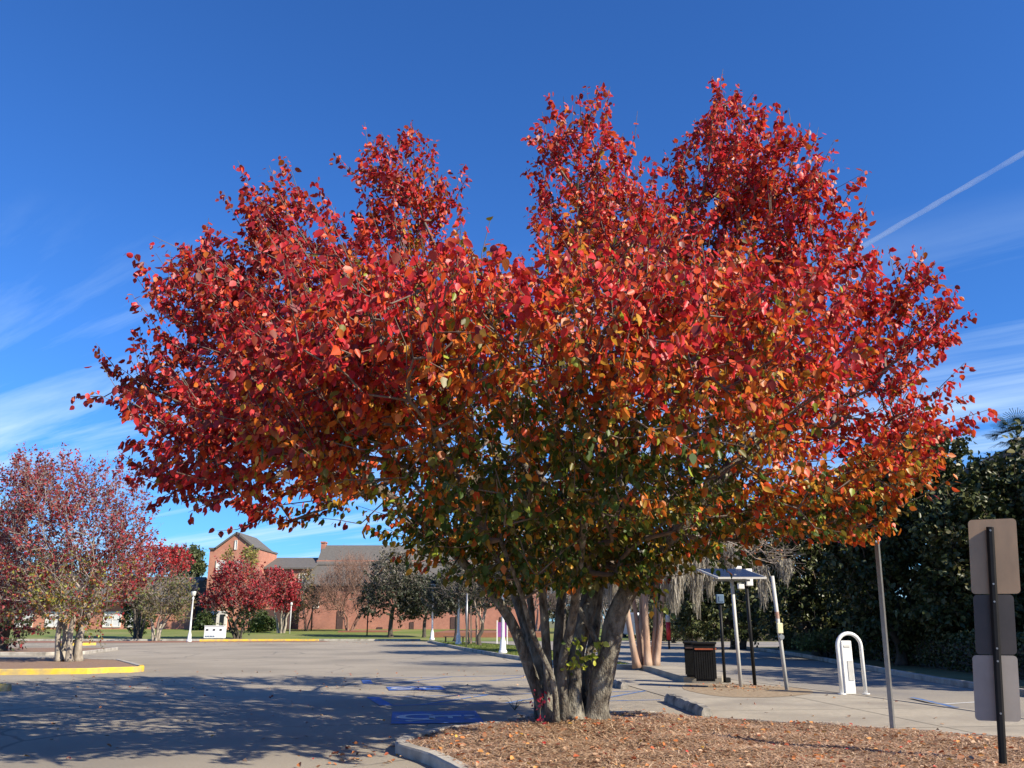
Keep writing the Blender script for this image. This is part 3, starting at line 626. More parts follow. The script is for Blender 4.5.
for i in range(8):
    a = rng.uniform(0, 2*PI); l = rng.uniform(.2, .4); p = Vector((0, 0, 0)); q_ = Vector((math.cos(a)*l*.9, math.sin(a)*l*.5, l*.55)); sweep(bm, [p, (p+q_)/2+Vector((0, 0, .08)), q_], [.006, .004, .002], 4)
obj('blades', bm, mat('weed_blade', (.05, .06, .03), .8), wd)

# ------------------------------------------------------------------ buildings
def wallbox(name, parent, x0, x1, y0, y1, z0, z1, m):
    bm = bmesh.new(); box(bm, ((x0+x1)/2, (y0+y1)/2, (z0+z1)/2), (x1-x0, y1-y0, z1-z0)); return obj(name, bm, M[m], parent)
def window(parent, x0, x1, z0, z1, y, glass='wdark', frame='trim', bars=(1, 1), w=.14):
    bm = bmesh.new(); d = .1
    for a, b, c, e in ((x0-w, x1+w, z1, z1+w), (x0-w, x1+w, z0-w, z0), (x0-w, x0, z0, z1), (x1, x1+w, z0, z1)):
        box(bm, ((a+b)/2, y-d/2, (c+e)/2), (b-a, d, e-c))
    for i in range(1, bars[0]+1): box(bm, (x0+(x1-x0)*i/(bars[0]+1), y-.03, (z0+z1)/2), (.09, .06, z1-z0))
    for i in range(1, bars[1]+1): box(bm, ((x0+x1)/2, y-.032, z0+(z1-z0)*i/(bars[1]+1)), (x1-x0, .05, .08))
    f = obj('window', bm, M[frame], parent)
    bm = bmesh.new(); box(bm, ((x0+x1)/2, y-.01, (z0+z1)/2), (x1-x0, .02, z1-z0)); obj('pane', bm, M[glass], f)
    return f
def gable_roof_x(name, parent, x0, x1, y0, y1, ze, zr, m, over=.3, th=.18):
    """ridge along x"""
    bm = bmesh.new(); ym = (y0+y1)/2; k = (zr-ze)/(ym-y0)
    prof = [(y0-over, ze-over*k), (ym, zr), (y1+over, ze-over*k), (y1+over, ze-over*k+th), (ym, zr+th), (y0-over, ze-over*k+th)]
    a = [bm.verts.new((x0, y, z)) for y, z in prof]; b = [bm.verts.new((x1, y, z)) for y, z in prof]
    for i in range(6): bm.faces.new((a[i], a[(i+1) % 6], b[(i+1) % 6], b[i]))
    for r_ in (a, b): bm.faces.new((r_[0], r_[1], r_[4], r_[5])); bm.faces.new((r_[1], r_[2], r_[3], r_[4]))
    return obj(name, bm, M[m], parent)
BY = 104.0
def bx(px): return up(px, 600, BY)[0]
def bz(py): return up(300, py, BY)[2]
hall = thing('brick_building', 'long red brick hall with a gabled tower bay and grey shingle roofs beyond the lot', 'building', (bx(310), BY, 0))
O = np.array((bx(310), BY, 0))
def X_(px): return bx(px)-O[0]
# gabled bay
bm = bmesh.new(); xa, xb, xm = X_(213), X_(262), X_(238.5); ze, zr = bz(551.5), bz(536)
poly = [(xa, 0), (xb, 0), (xb, ze), (X_(258), ze), (xm, zr), (X_(219), ze), (xa, ze)]
a = [bm.verts.new((x, -2.6, z)) for x, z in poly]; b = [bm.verts.new((x, 5.1, z)) for x, z in poly]
for i in range(7): bm.faces.new((a[i], a[(i+1) % 7], b[(i+1) % 7], b[i]))
bm.faces.new(a[::-1]); bm.faces.new(b); bmesh.ops.triangulate(bm, faces=[f for f in bm.faces if len(f.verts) > 4]); obj('tower_wall', bm, M['brick2'], hall)
bm = bmesh.new(); k = .22                           # dark coping on the gable
for p, q_ in (((X_(219)-.1, ze), (xm, zr)), ((xm, zr), (X_(258)+.1, ze)), ((xa-.05, ze), (X_(219), ze)), ((X_(258), ze), (xb+.05, ze))):
    an_ = math.atan2(q_[1]-p[1], q_[0]-p[0]); l = math.hypot(q_[1]-p[1], q_[0]-p[0])
    box(bm, ((p[0]+q_[0])/2, 1.2, (p[1]+q_[1])/2+.13), (l+.1, 8, .2), rot=Matrix.Rotation(-an_, 3, 'Y'))
obj('coping', bm, M['shingle'], hall)
window(hall, X_(237.6), X_(239.4), bz(551), bz(542.5), -2.6, 'wpale', 'trim', (0, 0), .05)
window(hall, X_(221.5), X_(228.5), bz(573), bz(563), -2.6, 'wpale', 'trim', (1, 1))
window(hall, X_(241.5), X_(247.5), bz(570), bz(563), -2.6, 'wpale', 'trim', (1, 0))
bm = bmesh.new(); box(bm, ((X_(217)+X_(236))/2, -2.8, bz(622)), (X_(236)-X_(217), .4, bz(610)-bz(632))); pf = obj('entrance', bm, M['trim'], hall)
for p0, p1 in ((219, 222), (223.5, 226.5), (230, 234)):
    bm = bmesh.new(); box(bm, ((X_(p0)+X_(p1))/2, -3.02, bz(623)), (X_(p1)-X_(p0), .05, bz(614)-bz(631))); obj('door', bm, M['wdark'], pf)
# middle wing
wallbox('wall', hall, X_(262)+.01, X_(307), .0, 10, 0, bz(568), 'brick2')
gable_roof_x('roof', hall, X_(262), X_(312), -.1, 11, bz(568.5), bz(556), 'shingle')
bm = bmesh.new(); box(bm, (X_(276), -.4, bz(622)), (X_(298)-X_(264), .5, bz(611)-bz(633)+.4)); obj('porch_shade_box', bm, M['recess'], hall)  # solid dark box stands in for the shade inside the porch
bm = bmesh.new(); cyl(bm, (X_(291.7), -1, 0), (X_(291.7), -1, bz(569)), .1); obj('downpipe', bm, M['recess'], hall)
window(hall, X_(298.5), X_(304.5), bz(590), bz(575), -.01, 'wdark', 'trim', (1, 1))
# right wing, two roofs
wallbox('wall', hall, X_(303), X_(545), -1.5, 2.25, 0, bz(586), 'brick')
bm = bmesh.new(); z0, z1, z2 = bz(586.5), bz(564), bz(547)
def slope(bm, x0, x1, ya, za, yb, zb, th=.2):
    p = [(ya, za), (yb, zb), (yb, zb+th), (ya, za+th)]
    a = [bm.verts.new((x0, y, z)) for y, z in p]; b = [bm.verts.new((x1, y, z)) for y, z in p]
    for i in range(4): bm.faces.new((a[i], a[(i+1) % 4], b[(i+1) % 4], b[i]))
    bm.faces.new(a[::-1]); bm.faces.new(b)
slope(bm, X_(307), X_(546), -2.0, z0, 2.4, z1); obj('roof', bm, M['shingle'], hall)
wallbox('wall', hall, X_(310), X_(545), 2.3, 8, 0, z1+.6, 'brick')
gable_roof_x('roof', hall, X_(310.5), X_(545), 2.2, 8, z1+.2, z2*1.045, 'shingle')
bm = bmesh.new(); box(bm, (X_(311.5), 5.1, z2-.4), (.5, 1.2, 2.6)); box(bm, (X_(311.5), 5.1, z2+.96), (.62, 1.4, .16)); obj('parapet', bm, M['brick'], hall)
bm = bmesh.new(); box(bm, ((X_(303)+X_(545))/2, -1.56, z0-.12), (X_(545)-X_(303), .1, .22)); obj('fascia', bm, M['darkroof'], hall)
window(hall, X_(316.5), X_(321.5), bz(607.5), bz(602.5), -1.5, 'wdark', 'trim', (0, 0), .08)
for p0, p1, pt in ((340.5, 346.5, 611), (380, 385.5, 627), (412, 416, 622), (452, 460, 617), (500, 506, 617)):
    wallbox('door', hall, X_(p0), X_(p1), -1.58, -1.5, 0, bz(pt), 'recess')
# low left wing
wallbox('wall', hall, X_(-30), X_(194), -.6, 8, 0, bz(601), 'brick2')
gable_roof_x('roof', hall, X_(-32), X_(193), -1.4, 9, bz(601), bz(577), 'shingle')
wallbox('wall_shade_painted', hall, X_(194), X_(213)-.01, 1.0, 8, 0, bz(580), 'darkroof')  # the shade on this wall is put into its near-black colour
for p in (30, 60, 117, 140): window(hall, X_(p)-.9, X_(p)+.9, bz(626), bz(613), -.6, 'wpale', 'trim', (1, 1))
for c in hall.children: pass

# building on the right behind the oaks
RB = thing('brick_building', 'dark roofed brick building mostly hidden by the oaks at the right edge', 'building', (24, 20, 0))
bm = bmesh.new(); box(bm, (6, 0, 4.4), (12, 50, 8.8)); obj('wall', bm, M['brick'], RB)
bm = bmesh.new(); pr = [(-.7, 8.75), (6, 11.6), (12.7, 8.75), (12.7, 9.05), (6, 11.95), (-.7, 9.05)]
a = [bm.verts.new((x, -25.5, z)) for x, z in pr]; b = [bm.verts.new((x, 25.5, z)) for x, z in pr]
for i in range(6): bm.faces.new((a[i], a[(i+1) % 6], b[(i+1) % 6], b[i]))
for r_ in (a, b): bm.faces.new((r_[0], r_[1], r_[4], r_[5])); bm.faces.new((r_[1], r_[2], r_[3], r_[4]))
obj('roof', bm, M['darkroof'], RB)
for y in range(-22, 24, 4):
    for z in (1.2, 5.2):
        bm = bmesh.new(); box(bm, (-.03, y, z+1), (.06, 1.4, 2)); f = obj('window', bm, M['trim'], RB); bm = bmesh.new(); box(bm, (-.075, y, z+1), (.03, 1.2, 1.8)); obj('pane', bm, M['wdark'], f)
lw = thing('low_wall', 'long low wall behind the dark hedge with its sunlit top coloured in as a pale cap', 'wall', (17.5, 36, 0), R(-4)); bm = bmesh.new(); box(bm, (0, 0, .5), (.3, 30, 1.0)); obj('wall_body', bm, M['brick'], lw)
bm = bmesh.new(); box(bm, (0, 0, 1.07), (.42, 30.1, .12)); obj('cap', bm, M['trim'], lw)  # pale colour stands in for sunlight on the wall top

# ------------------------------------------------------------------ other trees
def stemset(base, n, h, spread, z0=0, jitter=.15, lean=(0, 0), r0=.2):
    out = []
    for i in range(n):
        a = 2*PI*i/n+rng.uniform(-.4, .4); b0 = np.array(base, float)+np.array((math.cos(a)*r0, math.sin(a)*r0, 0))*(1 if n > 1 else 0)
        t = np.array((base[0]+math.cos(a)*spread+lean[0], base[1]+math.sin(a)*spread+lean[1], base[2]+h*rng.uniform(.85, 1.15)))
        m1 = b0+(t-b0)*np.array((.2, .2, .35))+rng.normal(size=3)*jitter*.4; m2 = b0+(t-b0)*np.array((.5, .5, .7))+rng.normal(size=3)*jitter*.5
        out.append(smooth_line([b0, m1, m2, t], 4))
    return out
def plobes(lst, Y, dep=1.0):
    """(px, py, half width px, half height px, depth offset)"""
    out = []
    for px, py, hw, hh, dy in lst:
        c = up(px, py, Y+dy); k = np.linalg.norm(up(px+1, py, Y+dy)-c); out.append((*c, hw*k, hw*k*dep, hh*k))
    return out
def quick(name, label, px, Y, lst, nst, hst, spread, ntw, nlf, ls, colour, cat='tree', r0=.2, sr=None, lean=(0, 0), z=0, dep=1.0, **kw):
    b = (up(px, 600, Y)[0], Y, z)
    return tree(name, label, cat, b, plobes(lst, Y, dep), stemset(b, nst, hst, spread, r0=r0, lean=lean), ntw, nlf, ls, colour, stem_r=[sr*rng.uniform(.75, 1.15) for _ in range(nst)] if sr else None, **kw)
burg = plain([(.24, .028, .035), (.33, .034, .042), (.17, .022, .026), (.28, .075, .04)], [4, 4, 3, 1.5])
def burg_low(tips, k, P):
    c = burg(tips, k, P); low = np.clip((4.3-P[:, 2])/1.6, 0, 1)*np.exp(-((P[:, 0]+16.6)/2.2)**2)
    alt = vary(palette([(.30, .30, .05), (.16, .15, .03), (.42, .20, .04), (.10, .12, .025)], [3, 3, 2, 2], len(P)))
    return np.where((rng.random(len(P)) < low*.9)[:, None], alt, c)
quick('autumn_tree', 'sparse burgundy leaved tree standing behind the yellow kerb at the left', 76, 33.5,
      [(70, 545, 62, 60, 0), (20, 520, 40, 50, 0), (105, 520, 42, 48, 0), (60, 500, 45, 35, -.5), (75, 590, 50, 38, 0), (125, 560, 26, 40, 0), (15, 580, 45, 40, .5), (40, 480, 35, 22, 0), (75, 600, 34, 26, -1)],
      5, 2.4, .75, 1500, 19, .1, burg_low, bark='paleb', twigm='greytwig', twig_len=(.4, 1.1), sr=.12, r0=.32, nsub=2, tip=.007, z=.12, up_bias=.5, alpha=.3)
darkred = plain([(.10, .015, .02), (.05, .06, .02), (.035, .05, .015), (.26, .03, .03)], [3, 3, 3, 1.5])
quick('dark_tree', 'dark ivy covered tree at the left edge of the photo', 4, 45, [(2, 560, 30, 60, 0), (30, 590, 26, 30, 0), (-25, 560, 40, 60, 0), (5, 610, 26, 26, 0), (18, 625, 18, 18, -.5), (40, 570, 24, 26, 0)], 3, 2.2, .8, 700, 16, .16, darkred, sr=.22, r0=.25, z=.12)
quick('autumn_tree', 'small red leaved tree behind the burgundy tree', 142, 76, [(140, 575, 24, 22, 0), (165, 568, 20, 16, 0), (150, 555, 16, 10, 0), (128, 590, 16, 16, 0), (176, 562, 10, 10, 0)], 4, 3.2, 1.2, 420, 16, .2, plain([CRIM, (.34, .03, .03), (.25, .03, .03)], [2, 3, 2]), twigm='greytwig', sr=.13, nsub=2, twig_len=(.5, 1.2))
quick('olive_tree', 'thin grey stemmed tree with olive leaves beside the left lamp post', 160, 72, [(162, 600, 26, 20, 0), (178, 590, 14, 16, 0), (150, 605, 16, 14, 0), (175, 612, 14, 10, 0)], 5, 2.0, 1.0, 420, 9, .17, plain([(.16, .14, .05), (.10, .12, .03), (.20, .14, .06)], [3, 3, 2]), bark='paleb', twigm='greytwig', sr=.09, nsub=3, twig_len=(.5, 1.2))
def shrub(name, label, px, Y, lst, n, nl, ls, colour, z=0, **kw):
    return quick(name, label, px, Y, lst, 4, .5, .35, n, nl, ls, colour, 'shrub', r0=.12, sr=.05, z=z, twig_len=(.15, .4), **kw)
GR = plain([(.05, .085, .02), (.035, .06, .015), (.08, .11, .03)], [3, 3, 2])
shrub('shrub', 'rounded dark green shrub between the left red trees', 139, 78, [(140, 615, 16, 20, 0), (133, 600, 10, 10, 0), (146, 602, 10, 14, 0)], 300, 20, .18, GR)
shrub('shrub', 'dark green shrub in the corner left of the brick gable', 205, 99, [(206, 621, 8, 11, 0), (200, 626, 8, 8, 0)], 160, 18, .22, GR)
shrub('shrub', 'bright yellow green shrub right of the brick gable entrance', 257, 92, [(258, 626, 6, 8, 0), (254, 628, 5, 6, 0)], 140, 18, .2, plain([(.16, .20, .03), (.10, .14, .02)], [1, 1]))
shrub('shrub', 'low dark shrub in front of the shaded porch', 268, 96, [(270, 627, 9, 8, 0), (262, 622, 8, 10, 0)], 160, 18, .22, GR)
red_t = plain([(.38, .025, .035), (.31, .022, .03), (.22, .02, .02), (.36, .08, .04)], [4, 4, 3, 1])
def red_green(tips, k, P):
    c = red_t(tips, k, P); low = np.clip((3.0-P[:, 2])/.8, 0, 1)
    return np.where((rng.random(len(P)) < low)[:, None], vary(palette([(.03, .06, .015), (.08, .10, .03), (.05, .07, .02)], [3, 1, 3], len(P))), c)
quick('autumn_tree', 'bright red tree with a dark green base in front of the brick gable', 241, 76, [(238, 587, 24, 24, 0), (220, 600, 16, 16, 0), (258, 592, 18, 22, 0), (245, 608, 18, 14, 0), (228, 580, 14, 12, 0), (240, 622, 11, 12, 0), (212, 606, 8, 8, 0)], 5, 1.8, .9, 620, 17, .18, red_green, bark='darkbark', twigm='greytwig', sr=.11, nsub=2, twig_len=(.4, 1.2))
quick('autumn_tree', 'red tree with forked grey trunk on a mulch mound by the porch', 283, 90, [(282, 592, 16, 18, 0), (272, 585, 12, 14, 0), (291, 598, 8, 10, 0), (284, 605, 12, 8, 0)], 4, 2.6, .9, 420, 17, .2, red_t, bark='paleb', twigm='greytwig', sr=.13, nsub=2, z=.2, r0=.25)
quick('olive_tree', 'slender olive tree at the left corner of the large roof', 308, 96, [(306, 592, 9, 20, 0), (314, 600, 7, 14, 0), (300, 610, 8, 12, 0)], 3, 2.4, .6, 260, 8, .2, plain([(.16, .14, .04), (.12, .10, .05), (.22, .14, .06)], [3, 2, 2]), twigm='greytwig', sr=.08, nsub=3)
quick('olive_tree', 'thin yellow green treetop rising beside the gable wall', 249, 97, [(249, 560, 8, 10, 0), (230, 556, 5, 6, 0), (247, 575, 7, 9, 0)], 2, 5.5, .8, 200, 12, .2, plain([(.26, .26, .05), (.30, .18, .05)], [3, 1]), twigm='greytwig', sr=.09)
brownt = plain([(.30, .17, .12), (.24, .13, .09), (.34, .20, .14)], [1, 1, 1])
quick('bare_tree', 'bare pinkish brown tree against the big brick wall', 351, 95, [(350, 590, 28, 26, 0), (330, 598, 18, 18, 0), (370, 592, 18, 22, 0), (352, 572, 18, 12, 0)], 6, 2.4, 1.6, 800, 3, .12, brownt, bark='browntwig', twigm='browntwig', sr=.10, nsub=6, twig_len=(.6, 1.6), tip=.014, up_bias=.6)
oakc = plain([(.035, .045, .02), (.05, .06, .03), (.075, .075, .045)], [3, 3, 2])
def oak_grey(tips, k, P):
    c = oakc(tips, k, P); hi = np.clip((P[:, 2]-4.6)/2.5, 0, 1)*.75
    return np.where((rng.random(len(P)) < hi)[:, None], vary(palette([(.27, .24, .19), (.20, .18, .13), (.15, .13, .09)], [2, 2, 2], len(P))), c)
quick('oak_tree', 'grey topped oak with a single dark trunk at the end of the lot', 392, 80, [(392, 585, 26, 26, 0), (375, 600, 16, 16, 0), (410, 598, 16, 18, 0), (392, 568, 18, 14, 0), (402, 612, 16, 8, 0)], 1, 3.0, 0.2, 800, 13, .2, oak_grey, sr=.26, twigm='greytwig', nsub=3, twig_len=(.4, 1.1), alpha=.2)
quick('oak_tree', 'shorter dark green oak right of the grey topped oak', 425, 80, [(424, 598, 22, 18, 0), (440, 592, 14, 14, 0), (410, 590, 12, 16, 0), (428, 610, 18, 8, 0)], 1, 2.3, .2, 620, 14, .2, oakc, sr=.22, twigm='greytwig', nsub=2)
quick('oak_tree', 'dark green oak behind the middle white lamp posts', 457, 70, [(455, 590, 24, 20, 0), (440, 600, 14, 14, 0), (470, 600, 14, 14, 0), (455, 606, 20, 8, 0), (460, 572, 16, 12, 0)], 1, 2.6, .2, 620, 14, .19, oakc, sr=.2, twigm='greytwig', nsub=2)
quick('oak_tree', 'grey twigged oak on the median beside its nearest lamp post', 480, 55, [(482, 590, 28, 18, 0), (500, 580, 18, 16, 0), (466, 596, 14, 12, 0), (505, 600, 14, 10, 0)], 1, 1.6, .2, 620, 10, .15, oak_grey, sr=.17, bark='darkbark', twigm='greytwig', nsub=4, twig_len=(.4, 1.2), tip=.01)
quick('crepe_myrtle', 'cluster of thin reddish brown stems beside the grey twigged oak', 473, 58, [(473, 590, 12, 14, 0)], 6, 2.6, .5, 120, 5, .12, plain([(.3, .15, .08), (.2, .18, .08)], [1, 1]), bark='myrtle', twigm='greytwig', sr=.06, nsub=2, r0=.35)
quick('oak_tree', 'grey mossy oak on the median directly behind the pear trunk', 560, 42.5, [(560, 560, 60, 30, 0), (600, 570, 40, 24, 0), (525, 572, 36, 22, 0), (560, 535, 40, 24, 0)], 1, 2.6, .2, 800, 16, .15, oak_grey, sr=.2, twigm='greytwig', nsub=2)
for i, (px, Y, lab) in enumerate(((536, 92, 'bare brown tree showing between the pear stems on the left'), (606, 88, 'bare grey tree showing between the pear stems on the right'))):
    quick('bare_tree', lab, px, Y, [(px, 585, 30, 26, 0), (px-22, 595, 16, 16, 0), (px+20, 595, 16, 18, 0)], 4, 2.6, 1.2, 600, 4, .14, plain([(.26, .2, .15), (.3, .2, .14)], [1, 1]), bark='greytwig', twigm='greytwig', sr=.13, nsub=5, twig_len=(.6, 1.5), tip=.014)
for i, (px, Y, w, lab) in enumerate(((192, 170, 9, 'tall green pine rising behind the low left wing'), (176, 190, 8, 'smaller pine behind the left wing near the red tree'))):
    quick('pine_tree', lab, px, Y, [(px, 556, w, 6, 0), (px-4, 565, w*.8, 6, 0), (px+5, 568, w*.8, 7, 0), (px, 580, w*.7, 6, 0)], 1, 9, .2, 420, 15, .5, plain([(.09, .12, .035), (.13, .14, .05), (.06, .08, .03)], [2, 1, 2]), sr=.3, twig_len=(.5, 1.2))
for i, (px, Y, lab) in enumerate(((60, 135, 'green tree rising behind the far left wing roof'), (565, 125, 'distant dark tree straight behind the pear trunk'), (650, 120, 'distant dark tree behind the peeling myrtle stems'), (690, 105, 'distant dark tree left of the solar panel'), (735, 95, 'distant dark tree behind the solar panel'))):
    quick('oak_tree', lab, px, Y, [(px, 580, 40, 28, 0), (px-25, 595, 24, 22, 0), (px+25, 592, 24, 22, 0), (px, 610, 38, 14, 0)], 1, 3, .3, 620, 15, .42, oakc, sr=.35, twig_len=(.5, 1.2))

# dark evergreens across the street
magc = plain([(.035, .048, .014), (.052, .066, .02), (.09, .10, .034), (.13, .12, .045)], [3, 4, 2.5, 1])
EV = [(900, 33, [(905, 500, 60, 46, 0), (930, 455, 30, 24, 0), (870, 530, 50, 46, 0), (945, 520, 50, 50, 0), (900, 580, 70, 40, 0), (890, 470, 30, 26, 0), (915, 620, 70, 20, 0)], 'tall dark evergreen with glossy leaves behind the bare square post'),
      (1000, 30, [(1000, 510, 50, 36, 0), (970, 540, 50, 46, 0), (1035, 520, 50, 46, 0), (1000, 590, 70, 46, 0), (990, 480, 22, 14, 0), (1040, 590, 60, 50, 0), (960, 610, 40, 24, 0)], 'dark glossy evergreen behind the sign plates at the right'),
      (815, 40, [(815, 570, 50, 46, 0), (790, 540, 40, 40, 0), (845, 545, 40, 40, 0), (800, 610, 60, 24, 0), (850, 610, 40, 24, 0), (830, 510, 34, 30, 0), (860, 565, 44, 44, 1), (835, 590, 50, 40, 1)], 'dark evergreen behind the leaning pole with yellow box'),
      (735, 52, [(735, 575, 44, 40, 0), (700, 590, 34, 34, 0), (765, 590, 34, 36, 0), (730, 545, 36, 30, 0), (735, 618, 54, 16, 0)], 'dark evergreen directly behind the solar panel')]
for px, Y, lst, lab in EV:
    quick('evergreen_tree', lab, px, Y, lst, 2, 2.2, .8, 1700, 24, .19, magc, lm='mag', sr=.22, twig_len=(.3, .8), width=.32, dep=.8, up_bias=.2)
# a hedge and low shrubs at the foot of the evergreens
def hedge(name, label, a, b, w, h, n, ls, colour, cat):
    a, b = np.array(a, float), np.array(b, float); d = b-a; l = np.linalg.norm(d); d /= l; nn = np.array((-d[1], d[0]))
    f = rng.random(n); s = rng.uniform(-1, 1, n); hh = np.where(rng.random(n) < .5, rng.uniform(.8, 1.05, n), rng.uniform(.05, 1, n)); s = np.where(hh > .8, s, np.sign(s)*rng.uniform(.7, 1.05, n))
    P = np.zeros((n, 3)); P[:, :2] = a+d*(f*l)[:, None]+nn*(s*w/2)[:, None]; P[:, 2] = h*hh*(1+.06*np.sin(f*l*2.1)); c = np.array((*((a+b)/2), 0))
    t = thing(name, label, cat, tuple(c))
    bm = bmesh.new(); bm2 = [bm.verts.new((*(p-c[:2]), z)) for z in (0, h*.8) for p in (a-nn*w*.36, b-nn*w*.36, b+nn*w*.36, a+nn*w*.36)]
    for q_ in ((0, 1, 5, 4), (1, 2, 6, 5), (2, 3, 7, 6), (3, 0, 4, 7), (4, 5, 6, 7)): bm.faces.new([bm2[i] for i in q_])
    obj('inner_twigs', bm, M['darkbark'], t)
    col = colour(P, np.arange(n), P)
    leaf_mesh('foliage', P-c, rng.normal(size=(n, 3))+np.array((0, 0, .3)), ls*rng.uniform(.7, 1.3, n), col, M['mag'], t, .36)
hedge('hedge', 'dark hedge beyond the far junction left of the evergreens', (11.5, 73), (40, 74), 2.5, 2.2, 16000, .2, magc, 'hedge')
hedge('hedge', 'long dark clipped hedge along the far side of the street', (14.6, 24), (16.2, 52), 1.4, 1.15, 26000, .1, magc, 'hedge')
lit = plain([(.14, .17, .04), (.09, .12, .03), (.22, .22, .06)], [3, 3, 2])  # brighter greens put the shrub's sunlight into its leaf colour
shrub('shrub', 'small sunlit green shrub in front of the dark hedge', 822, 37.5, [(820, 643, 12, 9, 0), (808, 646, 8, 6, 0), (832, 646, 8, 6, 0)], 220, 14, .1, lit)
for px, Y, lab in ((690, 60, 'loose shrub with sunlit leaves behind the black bins'), (672, 66, 'brownish shrub left of the bins across the street'), (655, 64, 'shrub behind the peeling myrtle stems')):
    shrub('shrub', lab, px, Y, [(px, 622, 16, 16, 0), (px+8, 628, 12, 10, 0)], 260, 15, .17, plain([(.10, .11, .04), (.05, .07, .02), (.20, .16, .08)], [3, 3, 1]))

# crepe myrtle with Spanish moss
CMY = 29.8
cmb = (up(643, 600, CMY)[0], CMY, .12)
def v(px, py, dy=0): return up(px, py, CMY+dy)
cms = [smooth_line([v(637, 668), v(630, 630), v(624, 595), v(614, 560), v(606, 520)], 4), smooth_line([v(641, 666, .2), v(637, 625, .3), v(632, 580, .5), v(634, 530, .8)], 4),
       smooth_line([v(648, 668), v(646, 630), v(645, 590), v(648, 550), v(650, 510)], 4), smooth_line([v(652, 667, .1), v(655, 630, .1), v(657, 585, .2), v(668, 545, .3), v(684, 515, .4)], 4),
       smooth_line([v(656, 668), v(660, 630), v(663, 595), v(676, 560), v(700, 530)], 4), smooth_line([v(645, 667, .4), v(641, 630, .8), v(640, 580, 1.4), v(630, 540, 2)], 4)]
myr = tree('crepe_myrtle', 'crepe myrtle with peeling pinkish stems at the end of the sidewalk', 'tree', cmb, plobes([(650, 515, 46, 30, 0), (690, 530, 36, 24, 0), (612, 525, 34, 26, 0), (730, 540, 30, 20, 0), (765, 555, 22, 12, 0), (650, 480, 36, 26, 0)], CMY), cms, 420, 4, .09,
     plain([(.35, .12, .04), (.2, .16, .05), (.3, .2, .08)], [1, 1, 1]), 'myrtle', 'greytwig', nsub=4, twig_len=(.4, 1.0), stem_r=[.11, .08, .12, .085, .10, .07], tip=.009, alpha=.25)
def moss(px, py, dy, w, h, label, n=1300):
    c = up(px, py, CMY+dy); k = np.linalg.norm(up(px+1, py, CMY+dy)-c); hh = h*k
    A = c+np.stack([rng.normal(size=n)*w*k*.5, rng.normal(size=n)*w*k*.4, rng.uniform(-.25, .15, n)*hh], 1)
    Bq = 1-np.clip(np.abs(A[:, 0]-c[0])/(w*k*1.3), 0, .8)
    ln = hh*rng.uniform(.25, 1, n)*Bq; seg = 4; Vs = []; cc = vary(palette([(.40, .365, .30), (.30, .275, .225), (.48, .44, .37)], [3, 3, 2], n), .15)
    wd_ = rng.uniform(.008, .02, n); dirx = rng.uniform(0, PI, n); X = np.stack([np.cos(dirx), np.sin(dirx), 0*dirx], 1)*wd_[:, None]
    pts = [A]
    for i in range(seg): pts.append(pts[-1]+np.stack([rng.normal(size=n)*.03, rng.normal(size=n)*.03, -ln/seg], 1))
    V = []; F = []
    for i in range(seg+1):
        t = 1-i/seg*.7; V += [pts[i]-X*t, pts[i]+X*t]
    V = np.stack(V, 1).reshape(-1, 3); b = np.arange(n)[:, None]*(2*seg+2)
    F = np.concatenate([b+np.array([[2*i, 2*i+1, 2*i+3, 2*i+2]]) for i in range(seg)])
    t = tag(mesh_np('spanish_moss', V-c, F, M['moss'], col=np.repeat(cc, 2*seg+2, 0)), label, 'moss', 'clumps of Spanish moss'); t.location = c
for a in ((672, 562, -.3, 13, 50, 'wide grey moss curtain hanging right beside the myrtle stems'), (694, 560, -.2, 9, 52, 'long grey moss beard ending left of the solar panel', 600), (708, 556, .1, 8, 40, 'grey moss tuft above the left edge of the solar panel', 500),
          (640, 556, .6, 12, 40, 'grey moss hanging behind the middle of the myrtle stems'), (610, 562, .5, 10, 48, 'grey moss hanging left of the myrtle stems', 700), (762, 570, 0, 7, 36, 'short grey moss tuft between the solar panel and leaning pole', 400),
          (784, 562, -.2, 7, 24, 'thin grey moss at the top of the leaning pole', 300), (730, 548, .3, 9, 32, 'grey moss above the solar panel', 500), (662, 540, 1.2, 16, 44, 'broad grey moss mass high in the myrtle crown'), (596, 585, 1, 8, 44, 'grey moss showing between pear stem and myrtle', 500)): moss(*a)

# palm at the right edge
pal = thing('palm_tree', 'dark fan palm at the right edge of the photo above the roof', 'tree', tuple(up(1044, 600, 36)*np.array((1, 1, 0))))
hp = up(1044, 438, 36)[2]; bm = bmesh.new(); sweep(bm, [(0, 0, 0), (.1, 0, 3), (0, 0, 6), (0, 0, hp)], [.24, .2, .18, .2], 10); obj('trunk', bm, M['bark'], pal, True)
V, F, cc = [], [], []
for i in range(34):
    a = rng.uniform(0, 2*PI); e = rng.uniform(-.7, 1.2); d = np.array((math.cos(a)*math.cos(e), math.sin(a)*math.cos(e), math.sin(e))); o0 = np.array((0, 0, hp)); tipc = o0+d*.75
    side = unit(np.cross(d, (0, 0, 1.))); upv = np.cross(side, d)
    V += [o0-side*.015, o0+side*.015, tipc+side*.012, tipc-side*.012]; F.append(len(V)-4+np.arange(4)); cc += [(.06, .08, .03)]*4
    for j in range(22):
        th = (j-10.5)/10.5*1.5; dd = unit(d*math.cos(th)+side*math.sin(th)+np.array((0, 0, -.15))); q0 = tipc; q1 = q0+dd*rng.uniform(.5, .7); s2 = unit(np.cross(dd, upv))*.034
        V += [q0-s2*.3, q0+s2*.3, q1+s2*.3-np.array((0, 0, .06)), q1-s2*.3-np.array((0, 0, .06))]; F.append(len(V)-4+np.arange(4)); cc += [tuple(np.array((.035, .05, .018))*rng.uniform(.7, 1.5))]*4
